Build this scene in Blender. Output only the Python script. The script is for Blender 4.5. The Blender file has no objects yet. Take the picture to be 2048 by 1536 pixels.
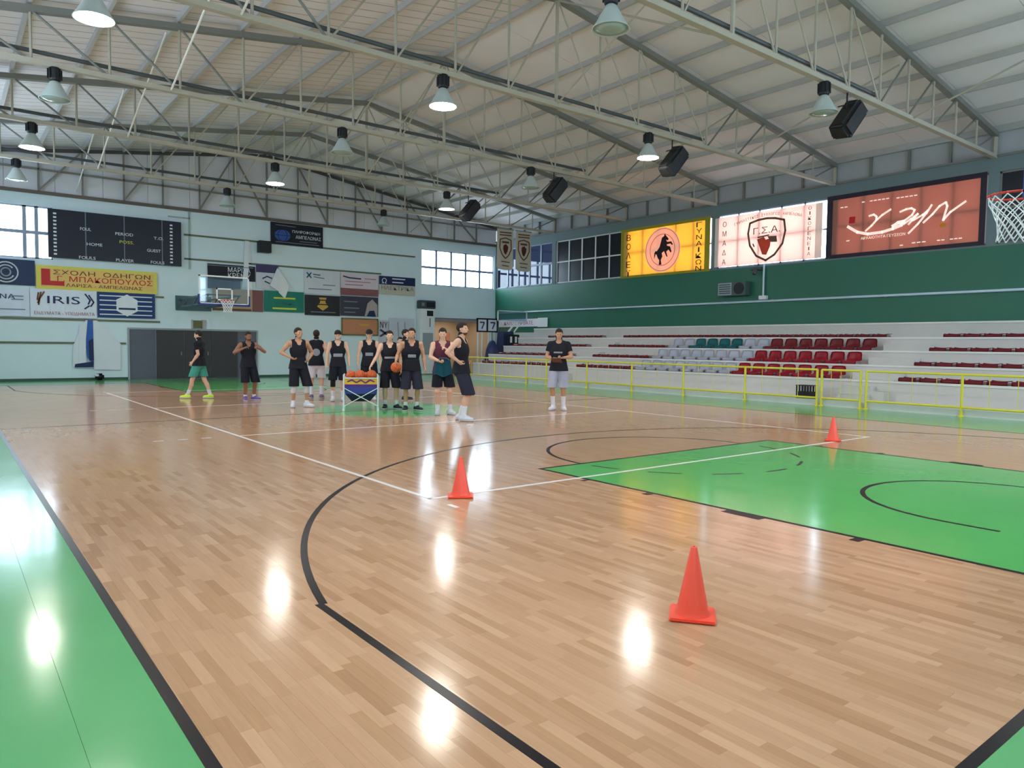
import bpy, bmesh, math, random
import numpy as np
from mathutils import Vector, Matrix
random.seed(7)
PI = math.pi
S = bpy.context.scene
C = S.collection

# ------------------------------------------------------------------ camera
# world: x across the court, y along the court, z up; court corner at the origin
CAM = Vector((-0.763, -1.0215, 1.53))
YAW, PIT, ROL, FPX = math.radians(38.18), math.radians(-3.057), math.radians(0.677), 1453.6
fw = Vector((math.cos(PIT)*math.sin(YAW), math.cos(PIT)*math.cos(YAW), math.sin(PIT)))
r0 = Vector((math.cos(YAW), -math.sin(YAW), 0))
u0 = r0.cross(fw)
rt = r0*math.cos(ROL) + u0*math.sin(ROL)
up = -r0*math.sin(ROL) + u0*math.cos(ROL)
cd = bpy.data.cameras.new('camera'); co = bpy.data.objects.new('camera', cd); C.objects.link(co)
cd.sensor_fit = 'HORIZONTAL'; cd.sensor_width = 36; cd.lens = 36*FPX/2048; cd.clip_end = 300
m = Matrix.Identity(4)
for i in range(3):
    m[i][0], m[i][1], m[i][2], m[i][3] = rt[i], up[i], -fw[i], CAM[i]
co.matrix_world = m
S.camera = co

# ------------------------------------------------------------------ world, exposure
SKY = 11.5
w = bpy.data.worlds.new('daylight'); S.world = w; w.use_nodes = True
bg = w.node_tree.nodes['Background']
bg.inputs[0].default_value = (0.70, 0.86, 1.0, 1); bg.inputs[1].default_value = SKY
S.view_settings.view_transform = 'Standard'; S.view_settings.look = 'None'
S.view_settings.gamma = 1; S.view_settings.use_curve_mapping = False
S.view_settings.exposure = 0.12
S.cycles.use_denoising = True
S.cycles.max_bounces = 10; S.cycles.diffuse_bounces = 6; S.cycles.glossy_bounces = 4
S.cycles.transparent_max_bounces = 12; S.cycles.sample_clamp_indirect = 8
LAMP = 170.0

# room numbers
XL, XR, YF, YN = -2.0, 23.2, 31.0, -3.2
XRIDGE, ZRIDGE, ZEAVE, ZTOP = 10.6, 9.72, 7.92, 7.08
BAY = 4.775
TR = [YF - BAY*k for k in range(1, 7)]          # truss lines 26.2 ... 2.35

def portal(loc, sx, sy, rot):
    d = bpy.data.lights.new('window_daylight', 'AREA'); d.shape = 'RECTANGLE'; d.size = sx; d.size_y = sy
    d.cycles.is_portal = True
    o = bpy.data.objects.new('window_daylight', d); C.objects.link(o); o.location = loc; o.rotation_euler = rot
for k in range(7):
    yc = YF - BAY*(k+.5)
    if k % 2 == 1: portal((XL+.02, yc, 5.6), 2.0, 4.5, (0, -PI/2, 0))
    if k not in (1, 5): portal((XR+.02, yc, 5.6), 2.0, 4.5, (0, PI/2, 0))
portal((.35, YF+.02, 5.5), 4.5, 2.0, (-PI/2, 0, 0))
portal((20.8, YF+.02, 5.5), 4.6, 2.0, (-PI/2, 0, 0))
for xc, sx in ((.4, 4.6), (10.6, 9.2), (20.8, 4.6)): portal((xc, YN-.02, 5.45), sx, 1.9, (PI/2, 0, 0))

# ------------------------------------------------------------------ helpers
def lin(c):
    return tuple(((v/255)/12.92 if v/255 <= .04045 else ((v/255+.055)/1.055)**2.4) for v in c)
MATS = {}
def mat(name, rgb, rough=.6, spec=.4, metal=0, var=.08, scale=3.0, bump=0, bscale=40, emit=0, transl=0, coat=0):
    if name in MATS: return MATS[name]
    M = bpy.data.materials.new(name); M.use_nodes = True
    nt = M.node_tree; b = nt.nodes['Principled BSDF']
    c = lin(rgb)
    b.inputs['Roughness'].default_value = rough; b.inputs['Specular IOR Level'].default_value = spec
    b.inputs['Metallic'].default_value = metal
    if coat: b.inputs['Coat Weight'].default_value = coat
    tc = nt.nodes.new('ShaderNodeTexCoord'); nz = nt.nodes.new('ShaderNodeTexNoise')
    nz.inputs['Scale'].default_value = scale; nz.inputs['Detail'].default_value = 4
    nt.links.new(tc.outputs['Object'], nz.inputs['Vector'])
    mx = nt.nodes.new('ShaderNodeMix'); mx.data_type = 'RGBA'
    mx.inputs['A'].default_value = (*[v*(1-var) for v in c], 1); mx.inputs['B'].default_value = (*[min(1, v*(1+var)) for v in c], 1)
    nt.links.new(nz.outputs['Fac'], mx.inputs['Factor']); nt.links.new(mx.outputs['Result'], b.inputs['Base Color'])
    if bump:
        n2 = nt.nodes.new('ShaderNodeTexNoise'); n2.inputs['Scale'].default_value = bscale; n2.inputs['Detail'].default_value = 3
        nt.links.new(tc.outputs['Object'], n2.inputs['Vector'])
        bp = nt.nodes.new('ShaderNodeBump'); bp.inputs['Strength'].default_value = bump; bp.inputs['Distance'].default_value = .01
        nt.links.new(n2.outputs['Fac'], bp.inputs['Height']); nt.links.new(bp.outputs['Normal'], b.inputs['Normal'])
    if emit:
        b.inputs['Emission Color'].default_value = (*c, 1); b.inputs['Emission Strength'].default_value = emit
    if transl:
        t = nt.nodes.new('ShaderNodeBsdfTranslucent'); nt.links.new(mx.outputs['Result'], t.inputs['Color'])
        ms = nt.nodes.new('ShaderNodeMixShader'); ms.inputs[0].default_value = transl
        nt.links.new(b.outputs[0], ms.inputs[1]); nt.links.new(t.outputs[0], ms.inputs[2])
        nt.links.new(ms.outputs[0], nt.nodes['Material Output'].inputs['Surface'])
    MATS[name] = M
    return M
def glass(name, tint=(1, 1, 1), gl=.06):
    if name in MATS: return MATS[name]
    M = bpy.data.materials.new(name); M.use_nodes = True; nt = M.node_tree
    nt.nodes.remove(nt.nodes['Principled BSDF'])
    t = nt.nodes.new('ShaderNodeBsdfTransparent'); t.inputs[0].default_value = (*tint, 1)
    g = nt.nodes.new('ShaderNodeBsdfGlossy'); g.inputs['Roughness'].default_value = .03
    ms = nt.nodes.new('ShaderNodeMixShader'); ms.inputs[0].default_value = gl
    nt.links.new(t.outputs[0], ms.inputs[1]); nt.links.new(g.outputs[0], ms.inputs[2])
    nt.links.new(ms.outputs[0], nt.nodes['Material Output'].inputs['Surface'])
    MATS[name] = M
    return M

def new(): return bmesh.new()
def box(bm, x0, x1, y0, y1, z0, z1):
    v = [bm.verts.new((x, y, z)) for x in (x0, x1) for y in (y0, y1) for z in (z0, z1)]
    for f in ((0,1,3,2), (4,6,7,5), (0,4,5,1), (2,3,7,6), (0,2,6,4), (1,5,7,3)): bm.faces.new([v[i] for i in f])
    return v
def rbox(bm, c, sz, M=None, bev=0.0):
    t = bmesh.new(); box(t, -sz[0]/2, sz[0]/2, -sz[1]/2, sz[1]/2, -sz[2]/2, sz[2]/2)
    if bev: bmesh.ops.bevel(t, geom=t.edges[:], offset=bev, segments=2, affect='EDGES')
    if M: bmesh.ops.transform(t, matrix=M, verts=t.verts[:])
    bmesh.ops.translate(t, vec=c, verts=t.verts[:])
    me = bpy.data.meshes.new('t'); t.to_mesh(me); t.free(); bm.from_mesh(me); bpy.data.meshes.remove(me)
def tube(bm, p, q, r, n=8, r2=None, caps=True):
    p, q = Vector(p), Vector(q); d = (q-p).normalized()
    a = d.orthogonal().normalized(); b = d.cross(a); r2 = r if r2 is None else r2
    A = [bm.verts.new(p + (a*math.cos(2*PI*i/n) + b*math.sin(2*PI*i/n))*r) for i in range(n)]
    B = [bm.verts.new(q + (a*math.cos(2*PI*i/n) + b*math.sin(2*PI*i/n))*r2) for i in range(n)]
    for i in range(n): bm.faces.new((A[i], A[(i+1) % n], B[(i+1) % n], B[i]))
    if caps: bm.faces.new(A[::-1]); bm.faces.new(B)
def bar(bm, p, q, wd, ht):
    p, q = Vector(p), Vector(q); d = q-p; L = d.length; d.normalize()
    a = d.cross(Vector((0, 0, 1)))
    a = Vector((0, 1, 0)) if a.length < 1e-4 else a.normalized()
    b = a.cross(d)
    v = [bm.verts.new(e + a*s*wd/2 + b*t*ht/2) for e in (p, q) for s in (-1, 1) for t in (-1, 1)]
    for f in ((0,1,3,2), (4,6,7,5), (0,4,5,1), (2,3,7,6), (0,2,6,4), (1,5,7,3)): bm.faces.new([v[i] for i in f])
def lathe(bm, prof, c=(0, 0, 0), n=24, caps=False):
    rings = []
    for r, z in prof:
        rings.append([bm.verts.new((c[0]+r*math.cos(2*PI*i/n), c[1]+r*math.sin(2*PI*i/n), c[2]+z)) for i in range(n)])
    for A, B in zip(rings, rings[1:]):
        for i in range(n): bm.faces.new((A[i], A[(i+1) % n], B[(i+1) % n], B[i]))
    if caps: bm.faces.new(rings[0][::-1]); bm.faces.new(rings[-1])
def chain(bm, pts, r, n=6, closed=False):
    for a, b in zip(pts, pts[1:] + ([pts[0]] if closed else [])): tube(bm, a, b, r, n)
def obj(name, bm, M, parent=None, smooth=False, label=None, cat=None, group=None, kind=None):
    if isinstance(bm, bmesh.types.BMesh):
        bmesh.ops.recalc_face_normals(bm, faces=bm.faces[:])
        me = bpy.data.meshes.new(name); bm.to_mesh(me); bm.free()
    else: me = bm
    if smooth:
        for p in me.polygons: p.use_smooth = True
    if M is not None and not me.materials: me.materials.append(M)
    o = bpy.data.objects.new(name, me); C.objects.link(o)
    if parent: o.parent = parent
    tag(o, label, cat, group, kind)
    return o
def tag(o, label=None, cat=None, group=None, kind=None):
    if label: o['label'] = label
    if cat: o['category'] = cat
    if group: o['group'] = group
    if kind: o['kind'] = kind
    return o
def thing(name, label, cat, loc=(0, 0, 0), rz=0, group=None, kind=None):
    o = bpy.data.objects.new(name, None); C.objects.link(o); o.location = loc; o.rotation_euler = (0, 0, rz)
    o.empty_display_size = .1
    return tag(o, label, cat, group, kind)
def boxo(name, M, parent, *a, **k):
    bm = new(); box(bm, *a); return obj(name, bm, M, parent, **k)
def WP(wall, a, z, d):                     # point on a wall: a along it, z up, d out into the room
    return Vector((a, YF-d, z)) if wall == 'far' else Vector((XR-d, a, z))
def wbox(bm, wall, a0, a1, z0, z1, d0, d1):
    p, q = WP(wall, a0, z0, d0), WP(wall, a1, z1, d1)
    box(bm, min(p.x, q.x), max(p.x, q.x), min(p.y, q.y), max(p.y, q.y), z0, z1)
def wpanel(name, M, parent, wall, a0, a1, z0, z1, d, th=.012, rip=.006, n=10, top=None, **k):
    # a hung sheet with a slight ripple and real thickness; top = (z at a0, z at a1)
    bm = new(); ph = random.random()*6
    rows = []
    for side in (0, 1):
        g = []
        for i in range(n+1):
            a = a0+(a1-a0)*i/n; zt = z1 if top is None else top[0]+(top[1]-top[0])*i/n
            g.append([bm.verts.new(WP(wall, a, z0+(zt-z0)*j/4, d+side*th+rip*math.sin(ph+i*1.9+j*.7))) for j in range(5)])
        rows.append(g)
    A, B = rows
    for i in range(n):
        for j in range(4):
            bm.faces.new((A[i][j], A[i+1][j], A[i+1][j+1], A[i][j+1])); bm.faces.new((B[i][j], B[i][j+1], B[i+1][j+1], B[i+1][j]))
        for j in (0, 4): bm.faces.new((A[i][j], B[i][j], B[i+1][j], A[i+1][j]))
    for i in (0, n):
        for j in range(4): bm.faces.new((A[i][j], A[i][j+1], B[i][j+1], B[i][j]))
    return obj(name, bm, M, parent, smooth=False, **k)
def poly(bm, wall, pts, d0, d1):           # flat cut-out on a wall, pts = (a, z)
    A = [bm.verts.new(WP(wall, a, z, d0)) for a, z in pts]; B = [bm.verts.new(WP(wall, a, z, d1)) for a, z in pts]
    n = len(pts); bm.faces.new(A[::-1]); bm.faces.new(B)
    for i in range(n): bm.faces.new((A[i], A[(i+1) % n], B[(i+1) % n], B[i]))
def ribbon(bm, wall, pts, wd, d0, d1, closed=False):
    P = [Vector(p) for p in pts]; n = len(P)
    for i in range(n if closed else n-1):
        a, b = P[i], P[(i+1) % n]; t = (b-a)
        if t.length < 1e-6: continue
        t.normalize(); nn = Vector((-t.y, t.x))*wd/2; e = t*wd*.25
        poly(bm, wall, [a-e-nn, b+e-nn, b+e+nn, a-e+nn], d0, d1)
def arc(cx, cz, rx, rz, a0, a1, n=24):
    return [(cx+rx*math.cos(math.radians(a0+(a1-a0)*i/n)), cz+rz*math.sin(math.radians(a0+(a1-a0)*i/n))) for i in range(n+1)]
TEXTS = []
def text(s, M, parent, wall, a, z, wd, ht, d, name='lettering', rot=0):   # a,z = centre; on the right wall a falls to the right
    cu = bpy.data.curves.new('txt', 'FONT'); cu.body = s; cu.align_x = 'CENTER'; cu.align_y = 'CENTER'; cu.extrude = .002; cu.resolution_u = 3
    o = bpy.data.objects.new('txt', cu); C.objects.link(o)
    TEXTS.append((o, M, parent, wall, a, z, wd, ht, d, name, rot))
def flush_texts():
    dg = bpy.context.evaluated_depsgraph_get(); dg.update()
    for o, M, parent, wall, a, z, wd, ht, d, name, rot in TEXTS:
        me = bpy.data.meshes.new_from_object(o.evaluated_get(dg)); C.objects.unlink(o)
        n = len(me.vertices)
        if not n: print('EMPTY TEXT', o.data.body); continue
        co_ = np.empty(n*3, 'f'); me.vertices.foreach_get('co', co_); co_ = co_.reshape(-1, 3)
        lo, hi = co_.min(0), co_.max(0); c = (lo+hi)/2; sx = wd/(hi[0]-lo[0]); sy = ht/(hi[1]-lo[1])
        p = np.stack([(co_[:, 0]-c[0])*sx, (co_[:, 1]-c[1])*sy, co_[:, 2]], 1)
        cr, sr = math.cos(rot), math.sin(rot); px = p[:, 0]*cr-p[:, 1]*sr; py = p[:, 0]*sr+p[:, 1]*cr
        o2 = np.stack([a+px, YF-d-p[:, 2], z+py], 1) if wall == 'far' else np.stack([XR-d-p[:, 2], a-px, z+py], 1)
        me.vertices.foreach_set('co', o2.astype('f').ravel()); me.update()
        me.materials.clear(); me.materials.append(M)
        q = bpy.data.objects.new(name, me); C.objects.link(q)
        if parent:
            q.parent = parent
            if parent.type == 'EMPTY': q.matrix_parent_inverse = Matrix.Translation(parent.location).inverted()
    TEXTS.clear()
def wthing(name, label, cat, wall, a, z, group=None):
    return thing(name, label, cat, (0, 0, 0), 0, group)
ORD = ['first', 'second', 'third', 'fourth', 'fifth', 'sixth', 'seventh', 'eighth', 'ninth', 'tenth', 'eleventh', 'twelfth',
       'thirteenth', 'fourteenth', 'fifteenth', 'sixteenth', 'seventeenth', 'eighteenth', 'nineteenth', 'twentieth', 'twenty-first', 'twenty-second']

# ------------------------------------------------------------------ materials
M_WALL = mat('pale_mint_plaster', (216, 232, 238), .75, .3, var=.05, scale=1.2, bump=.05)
M_WALLR = mat('grey_mint_backlit_plaster', (112, 128, 133), .75, .3, var=.05, scale=1.2)  # greyer mint, with the wall's backlit shade put into the colour
M_GREENW = mat('green_wall_paint', (30, 102, 80), .45, .5, var=.06, scale=1.0)
M_CONC = mat('painted_concrete', (202, 200, 196), .8, .3, var=.07, scale=2, bump=.08)
M_CEIL = mat('ceiling_board', (226, 219, 220), .85, .2, var=.05, scale=.8)
M_PURL = mat('roof_purlin_paint', (176, 174, 172), .6, .3)
M_STEEL = mat('cream_truss_paint', (170, 163, 147), .5, .4)
M_STEELD = mat('grey_chord_paint', (122, 122, 116), .55, .4)
M_DARKP = mat('dark_conduit', (72, 76, 78), .5, .4)
M_EAVE = mat('grey_eave_board', (172, 174, 180), .7, .3)
M_WHITE = mat('white_metal', (225, 228, 230), .4, .5, var=.03)
M_BLACK = mat('black_plastic', (22, 23, 27), .5, .4, var=.1)
M_YEL = mat('yellow_rail_paint', (222, 210, 66), .4, .5, var=.06)
M_ORANGE = mat('orange_cone_plastic', (244, 78, 52), .38, .5, var=.04)
M_LINEB = mat('black_line_paint', (26, 20, 26), .3, .22, var=.1)
M_LINEW = mat('white_line_paint', (238, 228, 226), .25, .5, var=.03)
M_PAPERW = mat('white_banner_vinyl', (222, 226, 234), .6, .3, var=.04)
M_INK = mat('black_ink', (20, 20, 26), .6, .3)

def wood_mat(name, island, con=1.0):
    M = bpy.data.materials.new(name); M.use_nodes = True; nt = M.node_tree; b = nt.nodes['Principled BSDF']; L = nt.links.new
    if island: g = nt.nodes.new('ShaderNodeNewGeometry'); rnd = g.outputs['Random Per Island']
    else: g = nt.nodes.new('ShaderNodeObjectInfo'); rnd = g.outputs['Random']
    ge = nt.nodes.new('ShaderNodeNewGeometry')
    cr = nt.nodes.new('ShaderNodeValToRGB'); e = cr.color_ramp.elements
    e[0].position = 0; e[0].color = (*lin((179, 134, 100)), 1); e[1].position = 1; e[1].color = (*lin((208, 164, 130)), 1)
    for p, c in ((.12, (187, 142, 107)), (.45, (196, 151, 118)), (.8, (201, 156, 122))):
        x = e.new(p); x.color = (*lin(c), 1)
    if con < 1:
        for x in e: x.color = tuple(a_*con+b_*(1-con) for a_, b_ in zip(x.color, (*lin((197, 152, 118)), 1)))
    L(rnd, cr.inputs[0])
    mp = nt.nodes.new('ShaderNodeMapping'); mp.inputs['Scale'].default_value = (60, 3.5, 1); L(ge.outputs['Position'], mp.inputs[0])
    nz = nt.nodes.new('ShaderNodeTexNoise'); nz.inputs['Scale'].default_value = 1; nz.inputs['Detail'].default_value = 5; L(mp.outputs[0], nz.inputs[0])
    mr = nt.nodes.new('ShaderNodeMapRange'); mr.inputs['To Min'].default_value = .98-.12*con; mr.inputs['To Max'].default_value = .98+.12*con; L(nz.outputs['Fac'], mr.inputs[0])
    mx = nt.nodes.new('ShaderNodeMix'); mx.data_type = 'RGBA'; mx.blend_type = 'MULTIPLY'; mx.inputs['Factor'].default_value = 1
    L(cr.outputs[0], mx.inputs['A']); L(mr.outputs[0], mx.inputs['B']); L(mx.outputs['Result'], b.inputs['Base Color'])
    floor_gloss(nt, b, ge)
    return M
def floor_gloss(nt, b, ge):
    L = nt.links.new
    n2 = nt.nodes.new('ShaderNodeTexNoise'); n2.inputs['Scale'].default_value = 1.6; n2.inputs['Detail'].default_value = 2; L(ge.outputs['Position'], n2.inputs[0])
    m3 = nt.nodes.new('ShaderNodeMapping'); m3.inputs['Scale'].default_value = (3.5, 1.2, 1); L(ge.outputs['Position'], m3.inputs[0])
    n3 = nt.nodes.new('ShaderNodeTexNoise'); n3.inputs['Scale'].default_value = 1; n3.inputs['Detail'].default_value = 1; L(m3.outputs[0], n3.inputs[0])
    ad = nt.nodes.new('ShaderNodeMath'); ad.operation = 'ADD'; L(n2.outputs['Fac'], ad.inputs[0]); L(n3.outputs['Fac'], ad.inputs[1])
    bp = nt.nodes.new('ShaderNodeBump'); bp.inputs['Strength'].default_value = .45; bp.inputs['Distance'].default_value = .003; L(ad.outputs[0], bp.inputs['Height'])
    L(bp.outputs['Normal'], b.inputs['Normal'])
    r = nt.nodes.new('ShaderNodeMapRange'); r.inputs['To Min'].default_value = .11; r.inputs['To Max'].default_value = .17; L(n2.outputs['Fac'], r.inputs[0]); L(r.outputs[0], b.inputs['Roughness'])
    b.inputs['Specular IOR Level'].default_value = .4
M_WOODI = wood_mat('parquet_varnish_field', True); M_WOODF = wood_mat('parquet_varnish_far', True, .3); M_WOODO = wood_mat('parquet_varnish', False)
def green_floor(name, rgb):
    M = bpy.data.materials.new(name); M.use_nodes = True; nt = M.node_tree; b = nt.nodes['Principled BSDF']; L = nt.links.new
    ge = nt.nodes.new('ShaderNodeNewGeometry'); nz = nt.nodes.new('ShaderNodeTexNoise'); nz.inputs['Scale'].default_value = 1.5; nz.inputs['Detail'].default_value = 4
    L(ge.outputs['Position'], nz.inputs[0]); mx = nt.nodes.new('ShaderNodeMix'); mx.data_type = 'RGBA'; c = lin(rgb)
    mx.inputs['A'].default_value = (*[v*.93 for v in c], 1); mx.inputs['B'].default_value = (*[v*1.07 for v in c], 1)
    L(nz.outputs['Fac'], mx.inputs['Factor']); L(mx.outputs['Result'], b.inputs['Base Color']); floor_gloss(nt, b, ge)
    return M
M_GREENF = green_floor('green_floor_paint', (98, 170, 110)); M_KEY = green_floor('green_key_paint', (96, 182, 98))
M_SUB = mat('parquet_joint', (96, 66, 42), .6)

# ------------------------------------------------------------------ floor
floor = boxo('floor', M_SUB, None, XL-.25, XR+.25, YN-.25, YF+3.4, -.2, -.012, kind='structure')
tag(floor, 'honey parquet court floor with green painted borders and key')
G = .0004
def slab(name, M, x0, x1, y0, y1, z1=0.0, z0=-.011, parent=floor, **k): return boxo(name, M, parent, x0, x1, y0, y1, z0, z1, **k)
# painted border boards (long runs side by side)
def runs(x0, x1, y0, y1, wdt, along):
    a = x0 if along == 'y' else y0; e = x1 if along == 'y' else y1
    n = max(1, round((e-a)/wdt)); s = (e-a)/n
    for i in range(n):
        if along == 'y': slab('border_board', M_GREENF, a+i*s+.0007, a+(i+1)*s-.0007, y0, y1)
        else: slab('border_board', M_GREENF, x0, x1, a+i*s+.0007, a+(i+1)*s-.0007)
runs(XL, -.05, YN, YF, .325, 'y'); runs(15.05, 17.9, YN, YF, .475, 'y'); runs(17.9, XR, 26.9, YF, .6, 'y')
runs(-.05, 15.05, YN, -.05, .35, 'x'); runs(-.05, 15.05, 28.05, YF, .42, 'x')
boxo('border_board', M_GREENF, floor, 19.2, 22.9, YF, YF+2.6, -.011, 0)
# parquet strips
planks = []
PW = .0575
x = -.05; i = 0
while x < 15.05-1e-4:
    y = -.05 - random.random()*.4
    while y < 28.05:
        L_ = random.choice((.34, .42, .42, .5))
        a, b_ = max(y, -.05), min(y+L_, 28.05)
        if b_-a > .02: planks.append((x, min(x+PW, 15.05), a, b_))
        y += L_
    x += PW
def scr(px, py, pz=0):
    v = Vector((px, py, pz))-CAM; wd = v.dot(fw)
    if wd < .2: return None
    return 1024+FPX*v.dot(rt)/wd, 768-FPX*v.dot(up)/wd, wd
def near_key(p):
    s = scr((p[0]+p[1])/2, (p[2]+p[3])/2)
    if s is None or not (-20 < s[0] < 2068 and s[1] < 1560): return 1e9
    return s[2]
planks.sort(key=near_key)
pm = {}
for (x0, x1, y0, y1) in planks[:300]:
    key = (round(x1-x0, 4), round(y1-y0, 3))
    if key not in pm:
        bm = new(); box(bm, 0, x1-x0-G, 0, y1-y0-G, -.011, 0)
        me = bpy.data.meshes.new('plank'); bmesh.ops.recalc_face_normals(bm, faces=bm.faces[:]); bm.to_mesh(me); bm.free(); me.materials.append(M_WOODO); pm[key] = me
    o = bpy.data.objects.new('plank', pm[key]); C.objects.link(o); o.location = (x0, y0, 0); o.parent = floor
cn = [(0, 0, 0), (1, 0, 0), (1, 1, 0), (0, 1, 0), (0, 0, 1), (1, 0, 1), (1, 1, 1), (0, 1, 1)]
def field(lst, M):
    V = np.empty((len(lst)*8, 3)); P = np.array(lst); base = np.arange(len(lst))*8
    for k, (cx, cy, cz) in enumerate(cn):
        V[base+k, 0] = P[:, 1]-G if cx else P[:, 0]; V[base+k, 1] = P[:, 3]-G if cy else P[:, 2]; V[base+k, 2] = 0 if cz else -.011
    Fq = np.concatenate([base[:, None]+np.array(f)[None] for f in ((4, 5, 6, 7), (0, 1, 5, 4), (1, 2, 6, 5), (2, 3, 7, 6), (3, 0, 4, 7))])
    me = bpy.data.meshes.new('planks'); me.from_pydata(V.tolist(), [], Fq.tolist()); me.update(); me.materials.append(M)
    o = bpy.data.objects.new('plank_field', me); C.objects.link(o); o.parent = floor; o['kind'] = 'stuff'
rest = planks[300:]
dist = [math.hypot((p[0]+p[1])/2-CAM.x, (p[2]+p[3])/2-CAM.y)+random.uniform(-1.5, 1.5) for p in rest]
field([p for p, d in zip(rest, dist) if d < 9.5], M_WOODI); field([p for p, d in zip(rest, dist) if d >= 9.5], M_WOODF)

# painted markings
def fl(name, M, pts_list, z=.001, parent=floor):
    bm = new()
    for pts in pts_list:
        A = [bm.verts.new((p[0], p[1], z)) for p in pts]; B = [bm.verts.new((p[0], p[1], 0.0)) for p in pts]; n = len(pts)
        bm.faces.new(A); bm.faces.new(B[::-1])
        for i in range(n): bm.faces.new((A[i], B[i], B[(i+1) % n], A[(i+1) % n]))
    return obj(name, bm, M, parent)
def rect(x0, x1, y0, y1): return [(x0, y0), (x1, y0), (x1, y1), (x0, y1)]
def band(cx, cy, r0_, r1_, a0, a1, n=40):
    out = []
    for i in range(n):
        t0, t1 = math.radians(a0+(a1-a0)*i/n), math.radians(a0+(a1-a0)*(i+1)/n)
        out.append([(cx+r0_*math.cos(t0), cy+r0_*math.sin(t0)), (cx+r1_*math.cos(t0), cy+r1_*math.sin(t0)), (cx+r1_*math.cos(t1), cy+r1_*math.sin(t1)), (cx+r0_*math.cos(t1), cy+r0_*math.sin(t1))])
    return out
CX = 7.54; KL, KR = 5.067, 10.03; FT = 5.80
fl('painted_key', M_KEY, [rect(KL, KR, 0, FT)], .0008)
fl('painted_key', M_KEY, [rect(KL, KR, 28-FT, 28)], .0008)
fl('painted_center_circle', M_KEY, [[(CX+1.8*math.cos(2*PI*i/48), 14+1.8*math.sin(2*PI*i/48)) for i in range(48)]], .0008)
fl('court_line', M_LINEB, [rect(-.05, 0, -.05, 28.05)], .0012); fl('court_line', M_LINEB, [rect(15, 15.05, -.05, 28.05)], .0012)
fl('court_line', M_LINEB, [rect(0, 15, -.05, 0)], .0012); fl('court_line', M_LINEB, [rect(0, 15, 28, 28.05)], .0012)
fl('court_line', M_LINEB, [rect(0, 15, 13.975, 14.025)], .0016)
for end in (0, 1):
    def E_(pts): return [[(p[0], 28-p[1]) for p in q][::-1] for q in pts] if end else pts
    ky = math.degrees(math.asin((2.99-1.575)/6.75))
    fl('three_point_line', M_LINEB, E_([rect(.922, .972, 0, 2.96), rect(14.108, 14.158, 0, 2.96)] + band(CX, 1.575, 6.688, 6.738, 11.8, 168.2, 80)), .0014)
    fl('key_line', M_LINEB, E_([rect(KL-.025, KL+.025, 0, FT), rect(KR-.025, KR+.025, 0, FT), rect(KL-.025, KR+.025, FT-.025, FT+.025)]), .0016)
    fl('key_line', M_LINEB, E_(band(CX, FT, 1.75, 1.80, 0, 180)), .0014)
    fl('key_line', M_LINEB, E_(sum((band(CX, FT, 1.755, 1.795, a, a+13, 5) for a in range(186, 354, 25)), [])), .0018)
    fl('restricted_arc', M_LINEB, E_(band(CX, 1.575, 1.25, 1.3, 0, 180) + [rect(CX-1.3, CX-1.25, 1.2, 1.575), rect(CX+1.25, CX+1.3, 1.2, 1.575)]), .0018)
    fl('lane_block', M_LINEB, E_([rect(xx, xx+.1, a, b_) for xx in (KL-.125, KR+.025) for a, b_ in ((1.75, 1.83), (2.65, 3.05), (3.95, 4.03), (4.9, 4.95))]), .0018)
    fl('volleyball_line', M_LINEW, E_([rect(3.0, 12.0, 5.045, 5.095)]), .0022)
    fl('volleyball_line', M_LINEW, E_([rect(3.05, 11.95, 11.0-.02, 11.02)] + [rect(2.95-.35*k_, 2.8-.35*k_, 10.98, 11.02) for k_ in range(1, 4)]), .0022)
    fl('volleyball_line', M_LINEW, E_([rect(3.0, 3.05, 4.6, 4.75)]), .0022)
for xx in (3.0, 11.95): fl('volleyball_line', M_LINEW, [rect(xx, xx+.05, 5.07, 22.93)], .0022)

# ------------------------------------------------------------------ walls
def wallmesh(wall, a0, a1, z0, z1, holes, th=.25):
    bm = new(); As = sorted({a0, a1, *[h[0] for h in holes], *[h[1] for h in holes]}); Zs = sorted({z0, z1, *[h[2] for h in holes], *[h[3] for h in holes]})
    for i in range(len(As)-1):
        for j in range(len(Zs)-1):
            ca, cz = (As[i]+As[i+1])/2, (Zs[j]+Zs[j+1])/2
            if any(h[0] < ca < h[1] and h[2] < cz < h[3] for h in holes): continue
            yield As[i], As[i+1], Zs[j], Zs[j+1]
bm = new()
farholes = [(-1.9, 2.62, 4.5, 6.42), (18.5, 23.08, 4.55, 6.36), (19.2, 22.9, 0, 2.88)]
for a, b_, c_, d_ in wallmesh('far', XL, XR+.25, 0, 6.86, farholes): box(bm, a, b_, YF, YF+.25, c_, d_)
wf = obj('wall_far', bm, M_WALL, kind='structure'); tag(wf, 'pale mint end wall hung with sponsor banners')
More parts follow.
